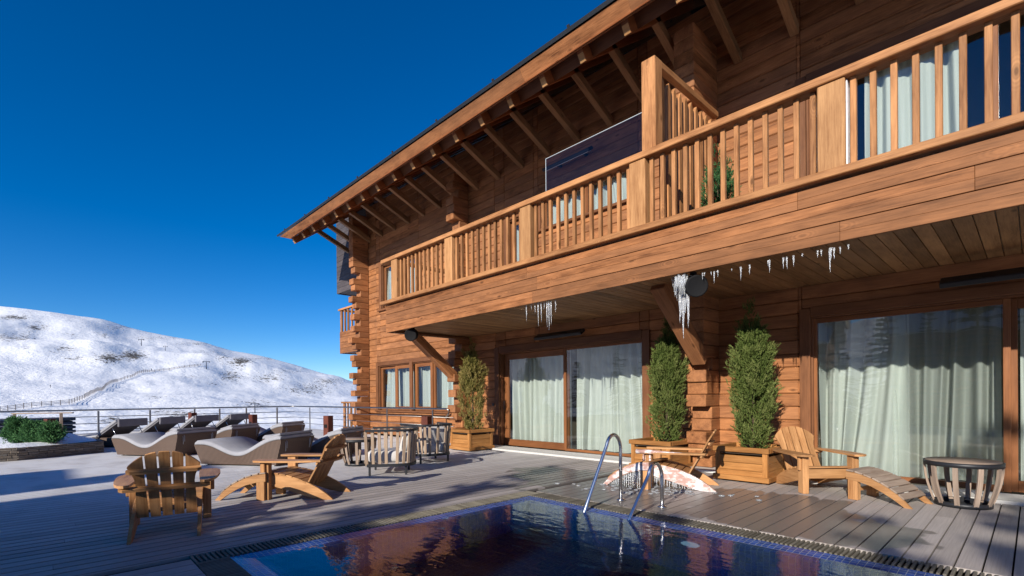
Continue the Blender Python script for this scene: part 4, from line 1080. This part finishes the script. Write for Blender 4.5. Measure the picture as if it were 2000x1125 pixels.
def small_conifer(label, loc, H, rad, seed, n=2200):
    t = thing('small_conifer', label, 'shrub', loc, 0, 'small conifers in the snowy stone planter', True); rg = np.random.default_rng(seed); V, F, Tn = [], [], []
    for q in range(n):
        u = rg.random(); br = rg.integers(0, 16); th0 = br*2.4+rg.normal(0, .28); Lb = rad*(1-.75*(br/16))*(.8+.4*rg.random()); zb = H*(.05+.85*br/16)
        rr = u*Lb; c = np.array([rr*math.cos(th0), rr*math.sin(th0), zb+rr*.55*(1 if br < 12 else 1.6)]); c += rg.normal(0, .035, 3)
        d = np.array([math.cos(th0), math.sin(th0), .7])+rg.normal(0, .5, 3); d /= np.linalg.norm(d); s1 = np.cross(d, rg.normal(0, 1, 3)); s1 /= np.linalg.norm(s1); L = rg.uniform(.05, .11); tint = np.clip(.15+.5*u+.35*rg.random(), 0, 1)
        for b in range(4):
            o = c+d*L*b/4; dd = d+(s1 if b % 2 else -s1)*.8; dd /= np.linalg.norm(dd); sd = np.cross(dd, rg.normal(0, 1, 3)); sd /= np.linalg.norm(sd); i0 = len(V)
            V += [o-sd*.011, o+sd*.011, o+dd*L*.7]; F.append((i0, i0+1, i0+2)); Tn += [tint]*3
    m = MB(); V = np.array(V); m.add(V, F, V, 0.); m.t = [np.array(Tn)]; m.build('foliage', 'leaf_dark', t, auto=False)
    m = MB(); m.tube([(0, 0, -.05), (0, 0, H*.85)], [.03, .006], 6); m.build('stem', 'bark', t)
q = onz(34, 864, .33); small_conifer('tallest dark green conifer at the left end of the stone planter', (q[0], q[1], .30), 0.6, 0.26, 31, 2600)
q = onz(66, 864, .33); small_conifer('bushy bright green conifer in the middle of the stone planter', (q[0], q[1], .30), 0.5, 0.25, 32, 2300)
q = onz(100, 864, .33); small_conifer('low spreading conifer in the stone planter right of a snow heap', (q[0], q[1], .30), 0.44, 0.25, 33, 2100)
# slatted dark shed roof below the terrace edge
t = thing('slatted_hut', 'dark slatted hut roof just below the terrace at the far left', 'hut', (-25., -1.0, 0)); m = MB()
A = onz(28, 816, .72)
bx_, by_ = -22.2, -2.1
for k in range(6): m.box((-24.4, -.55, .66-.15*k), (1.6, 2.4, .10), frame((0, 0, 0), (.8, .6, 0), (-.6, .8, 0), (0, 0, 1)), b=.02, axis=0)
m.build('slats', 'slatedark', t)
m = MB(); m.box((-24.5, -.5, -1.5), (1.4, 2.2, 4.2), frame((0, 0, 0), (.8, .6, 0), (-.6, .8, 0), (0, 0, 1))); m.build('body', 'slatedark', t)

# ================================================================== ICICLES
def icicle(px, pt, pb, y, grp, lab, fat=1.):
    a = ony(px, pt, y); b = ony(px, pb, y); L = max(.03, a[2]-b[2]); r0 = min(.022, .007+.016*L)*fat
    m = MB(); k = 6; pts = []; rs = []
    for i in range(k+1):
        u = i/k; pts.append((a[0]+random.uniform(-.003, .003), y+random.uniform(-.003, .003), a[2]-L*u)); rs.append(max(.0015, r0*(1-u)**.8*(1+.18*random.uniform(-1, 1))))
    m.tube(pts, rs, 7); o = m.build('icicle', 'ice', None, tuple(a)); tag(o, lab, 'icicle', grp)
for q in ((1028, 597, 628), (1038, 593, 606), (1045, 592, 612), (1051, 590, 638), (1057, 592, 630), (1068, 589, 640), (1072, 588, 645), (1076, 588, 636), (1085, 587, 610), (1063, 590, 604)):
    icicle(*q, YB+.08, 'icicle cluster above the twin-pane door', 'clear icicle in the cluster under the balcony edge above the twin-pane door', 1.1)
for q in ((1318, 541, 580), (1322, 540, 588), (1326, 544, 575), (1330, 556, 620), (1334, 565, 662), (1338, 566, 612), (1344, 572, 641), (1341, 560, 600), (1314, 542, 560), (1347, 538, 552), (1352, 537, 545), (1328, 570, 632)):
    icicle(*q, 6.42, 'icicles hanging from the frozen speaker', 'thick icicle hanging from the ice-clad speaker by the second diagonal brace', 1.9)
for q in ((1372, 533, 546), (1376, 532, 540), (1395, 530, 553), (1402, 528, 541), (1389, 531, 538), (1447, 521, 548), (1464, 517, 536), (1429, 525, 529), (1503, 508, 532), (1500, 509, 520), (1530, 503, 525), (1537, 502, 526), (1550, 499, 521), (1567, 496, 502), (1597, 489, 503), (1604, 488, 501), (1621, 484, 532), (1623, 484, 510), (1629, 484, 506), (1641, 482, 496), (1657, 478, 488)):
    icicle(*q, YB+.08, 'short icicles along the balcony edge', 'short thin icicle under the balcony edge right of the frozen speaker', 1.2)
m = MB()
for q in range(34):
    a = random.uniform(-.11, .08); pts = [(-3.28+a*.8, 6.36-random.uniform(0, .1), 2.93+random.uniform(-.06, .05)), (-3.30+a, 6.33, 2.83-random.uniform(0, .16))]; m.tube(pts, [.022, .008], 6)
o = m.build('ice_crust', 'ice', None, (-3.28, 6.35, 2.9)); tag(o, 'lumpy crust of ice over the left side of the frozen speaker', 'ice')
# ice film round the iced chair
m = MB()
for q in range(90):
    a = random.gauss(0, .55); b = random.gauss(0, .20); c = np.array([-3.65+a*.9-b*.2, 6.1+a*.33+b, .0]); r = random.uniform(.012, .05)
    if c[1] > 6.9: continue
    m.lathe([(r, .0), (r*.8, r*.22), (r*.3, r*.32), (.0005, r*.33)], c, 7)
o = m.build('ice_crumbs', 'ice'); o['kind'] = 'stuff'; o['label'] = 'broken ice crumbs on the deck round the iced chair'; o['category'] = 'ice'

# ================================================================== TERRAIN (one sheet of snow to the horizon)
def vnoise(x, y, seed):
    xi, yi = np.floor(x).astype(int), np.floor(y).astype(int); fx, fy = x-xi, y-yi
    fx = fx*fx*(3-2*fx); fy = fy*fy*(3-2*fy)
    def h(a, b):
        n = (a*374761393+b*668265263+seed*982451653) & 0x7fffffff; n = (n ^ (n >> 13))*1274126177 & 0x7fffffff; return ((n ^ (n >> 16)) & 0xffff)/65535.
    return (h(xi, yi)*(1-fx)+h(xi+1, yi)*fx)*(1-fy)+(h(xi, yi+1)*(1-fx)+h(xi+1, yi+1)*fx)*fy-.5
def fbm(x, y, sc, seed, o=4):
    s_ = 0; a = 1.
    for i in range(o): s_ = s_+a*vnoise(x/sc, y/sc, seed+i); sc /= 2.03; a *= .5
    return s_
SKYPX = [(-900, 600), (-300, 588), (0, 595), (60, 602), (150, 614), (205, 622), (260, 639), (330, 654), (400, 667), (450, 682), (500, 691), (560, 706), (620, 724), (690, 744), (760, 772), (900, 782)]
PHI_A = np.array([math.atan((p-1000)/CF) for p, _ in SKYPX])
TAN_A = np.array([(785.8-.0092*p-y)/CF*math.cos(a) for (p, y), a in zip(SKYPX, PHI_A)])
def smooth_interp(x, xa, ya):          # monotone-free cubic (Catmull-Rom) interpolation
    xa = np.asarray(xa); ya = np.asarray(ya); mt = np.gradient(ya, xa); k = np.clip(np.searchsorted(xa, x)-1, 0, len(xa)-2); hh = xa[k+1]-xa[k]; t = np.clip((x-xa[k])/hh, 0, 1)
    return (2*t**3-3*t**2+1)*ya[k]+(t**3-2*t**2+t)*hh*mt[k]+(-2*t**3+3*t**2)*ya[k+1]+(t**3-t**2)*hh*mt[k+1]
fw = math.atan2(Fv[1], Fv[0])
def terrain(x, y):
    x = np.asarray(x, float); y = np.asarray(y, float); r = np.hypot(x, y)+1e-6; phi = fw-np.arctan2(y, x); phi = (phi+math.pi) % (2*math.pi)-math.pi
    tb = smooth_interp(phi, np.r_[-math.pi, -2.2, -1.2, PHI_A[1:], .5, 1.6, 2.4, math.pi], np.r_[.125, .13, .12, TAN_A[1:], .01, .02, .10, .125])
    front = np.clip((phi+1.35)/.4, 0, 1)*np.clip((.6-phi)/.5, 0, 1)
    Rr = 330+370*front; r0 = 30+90*front; zb = -2.2-4.8*front
    u = np.clip((r-r0)/(Rr-r0), 0, 1); g = u**(1.15+.45*front)
    Hs = CH+tb*Rr
    n = fbm(x, y, 120, 3, 5)*.055*r*(u*(1-u**3))*1.1+np.sin((x*.55+y*.84)/21+2.2*fbm(x, y, 90, 41, 3))*1.5*front*u*(1-u**4)+fbm(x, y, 26, 9, 4)*np.clip(r/160, .25, 1)*1.7*(1-u**6)+fbm(x, y, 7, 15, 3)*.28*np.clip((r-20)/60, 0, 1)
    H = zb+(Hs-zb)*g+n-np.clip(r-Rr, 0, None)*.22
    return H
ph_d = np.unique(np.r_[np.linspace(-math.pi, -1.0, 150), np.linspace(-1.0, -.22, 420), np.linspace(-.22, math.pi, 200)])
rr_d = np.geomspace(9, 1500, 170)
PH, RD = np.meshgrid(ph_d, rr_d); GX, GY = RD*np.cos(fw-PH), RD*np.sin(fw-PH); GZ = terrain(GX, GY)
GZ = np.where((GX > -24) & (GX < 8) & (GY > -8) & (GY < 21), np.minimum(GZ, -2.2), GZ)
m = MB(); m.grid(np.stack([GX, GY, GZ], -1), True, 0.)
hill = m.build('snow_terrain', 'snow_hill', auto=False); hill['kind'] = 'structure'
# density of bare rock over the slope (clusters seen in the photo), 0..1
clusters = [(75, 640, 30, 6, .8), (30, 620, 40, 5, .8), (170, 655, 60, 4, .6), (20, 660, 70, 10, .55), (215, 700, 40, 13, .75), (260, 695, 34, 12, .8), (125, 682, 30, 8, .6), (45, 680, 20, 4, .6), (150, 700, 40, 5, .45),
            (340, 650, 60, 4, .5), (230, 640, 40, 5, .5), (410, 690, 60, 8, .4), (430, 700, 30, 8, .6), (470, 705, 30, 8, .85), (450, 735, 30, 14, .6), (520, 740, 50, 12, .55), (600, 760, 70, 16, .5), (640, 745, 40, 8, .6), (560, 725, 60, 8, .4),
            (345, 810, 60, 14, .6), (215, 820, 30, 8, .7), (300, 775, 40, 6, .4), (160, 800, 20, 4, .4), (500, 790, 60, 16, .45), (250, 835, 60, 8, .5), (420, 750, 20, 5, .5), (390, 735, 60, 10, .35), (60, 610, 90, 4, .3), (300, 660, 60, 5, .45), (380, 672, 50, 4, .5), (520, 700, 60, 5, .45)]
d = np.stack([GX, GY, GZ], -1).reshape(-1, 3)-CAM; wv = d@Fv; ok = wv > 5
ppx = np.where(ok, CCX+CF*(d@Rv)/np.where(ok, wv, 1), -9999); ppy = np.where(ok, CCY-CF*(d@Uv)/np.where(ok, wv, 1), -9999)
rock = np.full(len(d), .0)
for cx_, cy_, sx_, sy_, a in clusters: rock = np.maximum(rock, a*np.exp(-((ppx-cx_)/sx_)**2-((ppy-cy_)/sy_)**2))
piste = np.interp(ppx, [0, 60, 130, 200, 250, 300, 400], [785, 778, 765, 745, 728, 718, 712])
rock = np.where((ppx > -50) & (ppx < 420), rock-.55*np.exp(-((ppy-piste)/14)**2), rock)
rock = np.where(ok, rock*1.1+.05, .12)
at = hill.data.attributes.new('rock', 'FLOAT', 'POINT'); at.data.foreach_set('value', rock.astype(np.float32))
def hit(px, py):
    r = ray(px, py); t0 = 18.
    for t in np.geomspace(18, 1200, 900):
        p = CAM+r*t
        if p[2] < float(terrain(p[0], p[1])): 
            lo, hi = t0, t
            for _ in range(12):
                mid = (lo+hi)/2; p = CAM+r*mid
                if p[2] < float(terrain(p[0], p[1])): hi = mid
                else: lo = mid
            return CAM+r*hi
        t0 = t
    return CAM+r*500
# snow fence along the piste
fpx = [(-30, 808), (0, 805), (30, 801), (62, 796), (100, 793), (135, 789), (165, 778), (190, 764), (208, 754), (230, 746), (255, 738), (272, 729), (292, 727), (320, 724), (350, 720), (380, 716), (398, 714)]
fp = [hit(*q) for q in fpx]; sf = thing('snow_fence', 'long wooden slat snow fence winding up the snowy slope beside the piste', 'fence', tuple(fp[2]))
sm = MB(); prev = None
for a, b in zip(fp, fp[1:]):
    L = np.linalg.norm((b-a)[:2]); n = max(2, int(L/3.2))
    for i in range(n):
        q = a+(b-a)*i/n; q[2] = float(terrain(q[0], q[1])); pm = MB(); pm.box(q+(0, 0, .75), (.16, .16, 2.1), b=.02); pm.build('post', 'bark', sf)
        if prev is not None:
            dd = q-prev; LL = np.linalg.norm(dd)
            for hz in (.6, 1.05, 1.5): sm.beam(prev+(0, 0, hz), q+(0, 0, hz), .05, .13, b=.01)
        prev = q
sm.build('slat_panel', 'greywood', sf)
# chairlift pylons
for px, py, hpx, lab in ((403, 721, 15, 'chairlift pylon standing at the top end of the snow fence'), (276, 675, 12, 'chairlift pylon on the middle slope below the skyline'), (323, 685, 9, 'small chairlift pylon to the right of the taller one on the middle slope'), (205, 661, 9, 'chairlift pylon highest up the slope at the left'), (498, 806, 18, 'ski lift pylon low on the slope just behind the terrace railing')):
    p = hit(px, py); wd = float((p-CAM)@Fv); H = hpx*wd/CF; t = thing('chairlift_pylon', lab, 'pylon', tuple(p), 0, 'chairlift pylons on the snow slope'); s_ = H*.06
    m = MB(); m.tube([p-(0, 0, .5), p+(0, 0, H)], [s_, s_*.7], 8); m.build('mast', 'slatedark', t)
    m = MB(); e = Rv*H*.42; m.beam(p-e+(0, 0, H), p+e+(0, 0, H), s_*1.3, s_*1.3); 
    for sg in (-1, 1): m.box(p+sg*e+(0, 0, H-s_*1.2), (s_*4, s_*2, s_*2), b=.02)
    m.build('crossarm', 'slatedark', t)
# skiers
def skier(px, py, hpx, lab, mat):
    p = hit(px, py); H = max(1.7, hpx*float((p-CAM)@Fv)/CF); t = thing('person', lab, 'person', tuple(p)); k = H/1.75
    bm = bmesh.new(); vs = {}; J = [('pel', 0, 0, .95, .15), ('sp', 0, .02, 1.25, .17), ('nk', 0, .05, 1.48, .07), ('hd', 0, .06, 1.66, .11), ('lk', .12, .10, .5, .085), ('la', .14, 0, .08, .06), ('lt', .14, .14, .04, .05), ('rk', -.12, .10, .5, .085), ('ra', -.14, 0, .08, .06), ('rt', -.14, .14, .04, .05),
        ('ls', .2, .03, 1.40, .07), ('le', .30, .05, 1.14, .05), ('lh', .26, .24, 1.05, .045), ('rs', -.2, .03, 1.40, .07), ('re', -.30, .05, 1.14, .05), ('rh', -.26, .24, 1.05, .045)]
    for nme, a, b, c, r in J: vs[nme] = bm.verts.new((a*k, b*k, c*k))
    for a, b in (('pel', 'sp'), ('sp', 'nk'), ('nk', 'hd'), ('pel', 'lk'), ('lk', 'la'), ('la', 'lt'), ('pel', 'rk'), ('rk', 'ra'), ('ra', 'rt'), ('sp', 'ls'), ('ls', 'le'), ('le', 'lh'), ('sp', 'rs'), ('rs', 're'), ('re', 'rh')): bm.edges.new((vs[a], vs[b]))
    me = bpy.data.meshes.new('body'); lay = bm.verts.layers.skin.new(); bm.to_mesh(me); bm.free()
    for i, (nme, a, b, c, r) in enumerate(J): me.skin_vertices[0].data[i].radius = (r*k, r*k)
    me.skin_vertices[0].data[0].use_root = True
    o = bpy.data.objects.new('body', me); COL.objects.link(o); o.parent = t; o.modifiers.new('s', 'SKIN'); o.modifiers.new('ss', 'SUBSURF').levels = 1; me.materials.append(MATS[mat])
    m = MB(); m.box((.14*k, 0, .02), (.09*k, 1.7*k, .03)); m.box((-.14*k, 0, .02), (.09*k, 1.7*k, .03)); o = m.build('skis', 'black_plastic', None); o.parent = t
skier(98, 758, 6, 'tiny lone skier in dark clothes on the smooth piste at the left', 'jacket_dark')
skier(296, 726, 7, 'tiny skier in dark clothes standing by a bend of the snow fence', 'jacket_dark')

# ================================================================== TREES AND NEIGHBOUR (behind the camera: they shade the deck and mirror in the panes)
def spruce_mesh(seed, H=10., n=30):
    rg = np.random.default_rng(seed); V, F, Tn = [], [], []
    for q in range(n):
        u = (q+rg.random())/n; z = H*(.06+.92*u); L = H*.21*(1-u)**.85*(.72+.5*rg.random())+.12
        for b in range(int(7-3*u)):
            th = rg.uniform(0, 6.283); d = np.array([math.cos(th), math.sin(th), -.28+.75*u]); o = np.array([0, 0, z])
            for s_ in range(int(5+L*7)):
                f_ = (s_+1)/(5+L*7); c = o+d*L*f_+np.array([0, 0, -.22*L*f_*f_]); 
                for sg in (-1, 1):
                    t_ = np.array([-math.sin(th), math.cos(th), 0])*sg*(.34*L*(1.05-f_)+.10)+d*.18+np.array([0, 0, rg.normal(-.05, .05)]); i0 = len(V)
                    wv_ = np.array([0, 0, 1.])*.035+d*.055
                    V += [c-wv_, c+wv_, c+t_*rg.uniform(.7, 1.2)]; F.append((i0, i0+1, i0+2)); Tn += [rg.random()]*3
    return np.array(V), F, np.array(Tn)
spr = []
def plant(label, loc, H, kind, rot, grp='spruces behind the terrace'):
    if len(spr) <= kind:
        t = thing('spruce_tree', label, 'tree', loc, rot, grp, True); V, F, Tn = spruce_mesh(100+kind)
        m = MB(); m.add(V, F, V, 0.); m.t = [Tn]; m.build('crown', 'needle', t, auto=False)
        m = MB(); m.tube([(0, 0, -1.), (0, 0, 4), (0, 0, 9.7)], [.16, .11, .02], 8); m.build('trunk', 'bark', t); spr.append(t)
    else: t = copy_tree(spr[kind], label, loc, rot, grp)
    t.scale = (H/10,)*3; return t
TREES = [(-1.55, -10.4, 7.3), (-4.6, -10.2, 5.6), (4.9, -11.0, 9.3), (1.3, -10.3, 6.4), (7.2, -11.2, 9.9), (-3.0, -9.2, 4.9), (-.2, -9.0, 5.3), (-6.3, -9.4, 4.6), (2.9, -9.4, 6.6)]
TLAB = ['spruce nearest the middle of the deck edge, behind the photographer', 'slim spruce left of the middle one behind the deck', 'tall spruce whose shade falls on the widest curtained door', 'young spruce between the middle and the tall spruce', 'tallest spruce at the right end of the row behind the deck', 'small spruce closest to the deck, left of the middle', 'small spruce closest to the deck, in the middle', 'smallest spruce closest to the deck, far left', 'mid-height spruce closest to the deck, right of the middle']
for i, (x, y, H) in enumerate(TREES):
    plant(TLAB[i], (x, y, -1.5), H+1.5, i % 3, i*1.3)
def house(label, x0, x1, y0, y1, ze, zr, windows):
    nb = thing('neighbour_house', label, 'house', ((x0+x1)/2, (y0+y1)/2, 0)); xm, ym = (x0+x1)/2, (y0+y1)/2
    m = MB(); m.box((xm, ym, (ze-2)/2), (x1-x0, y1-y0, ze+2)); m.prism([(y0, ze), (y1, ze), (ym, zr)], x1-x0-.1, frame((xm, 0, 0), (0, 1, 0), (0, 0, 1), (1, 0, 0))); m.build('wall', 'log', nb)
    m = MB(); a = math.atan2(zr-ze, ym-y0); L = (ym-y0)/math.cos(a)+.4
    for sg in (-1, 1):
        d_ = np.array([0, sg*math.cos(a), -math.sin(a)]); n_ = np.array([0, sg*math.sin(a), math.cos(a)]); m.box(np.array([xm, ym, zr])+d_*L/2+n_*.1, (x1-x0+.5, L, .2), frame((0, 0, 0), (1, 0, 0), d_, n_), b=.05)
    m.build('roof', 'snow', nb)
    m = MB(); m.box((xm+1.1, ym+.6, zr), (.8, .8, 1.3)); m.build('chimney', 'plaster', nb)
    for x in windows: m = MB(); m.box((x, y1+.01, 2.2), (1.0, .06, 1.3)); m.build('window', 'slatedark', nb)
house('long low house with a snow-covered roof across from the chalet', -4.9, 5.2, -18.6, -12.4, 4.3, 6.7, (-3, 0, 3))
house('unseen shade block shaped like a narrow gabled annexe, left of the long low snow-roofed house', -9.0, -7.5, -15.0, -12.0, 4.2, 5.5, (-8.25,))  # added out of view to cast the second shade patch on the left deck
for i, (px, pyt, tt) in enumerate(((1210, 668, 62), (1128, 700, 66), (1045, 728, 80), (1072, 742, 85), (1258, 676, 58), (1300, 690, 70), (1640, 640, 46), (1720, 622, 44), (1800, 630, 48), (1880, 640, 50), (1580, 690, 60), (1240, 720, 95), (1015, 735, 90))):
    r = ray(px, pyt); x, y = r[0]*tt, 17.9-r[1]*tt; zt = CH+r[2]*tt; z = float(terrain(x, y)); plant('spruce growing on the snow slope opposite the chalet', (x, y, z-.3), max(3.5, zt-z), i % 3, i*2.1, 'spruces on the slope opposite')

# ------------------------------------------------------------------ tidy
for o in list(bpy.data.objects):
    if '_o' in o: del o['_o']
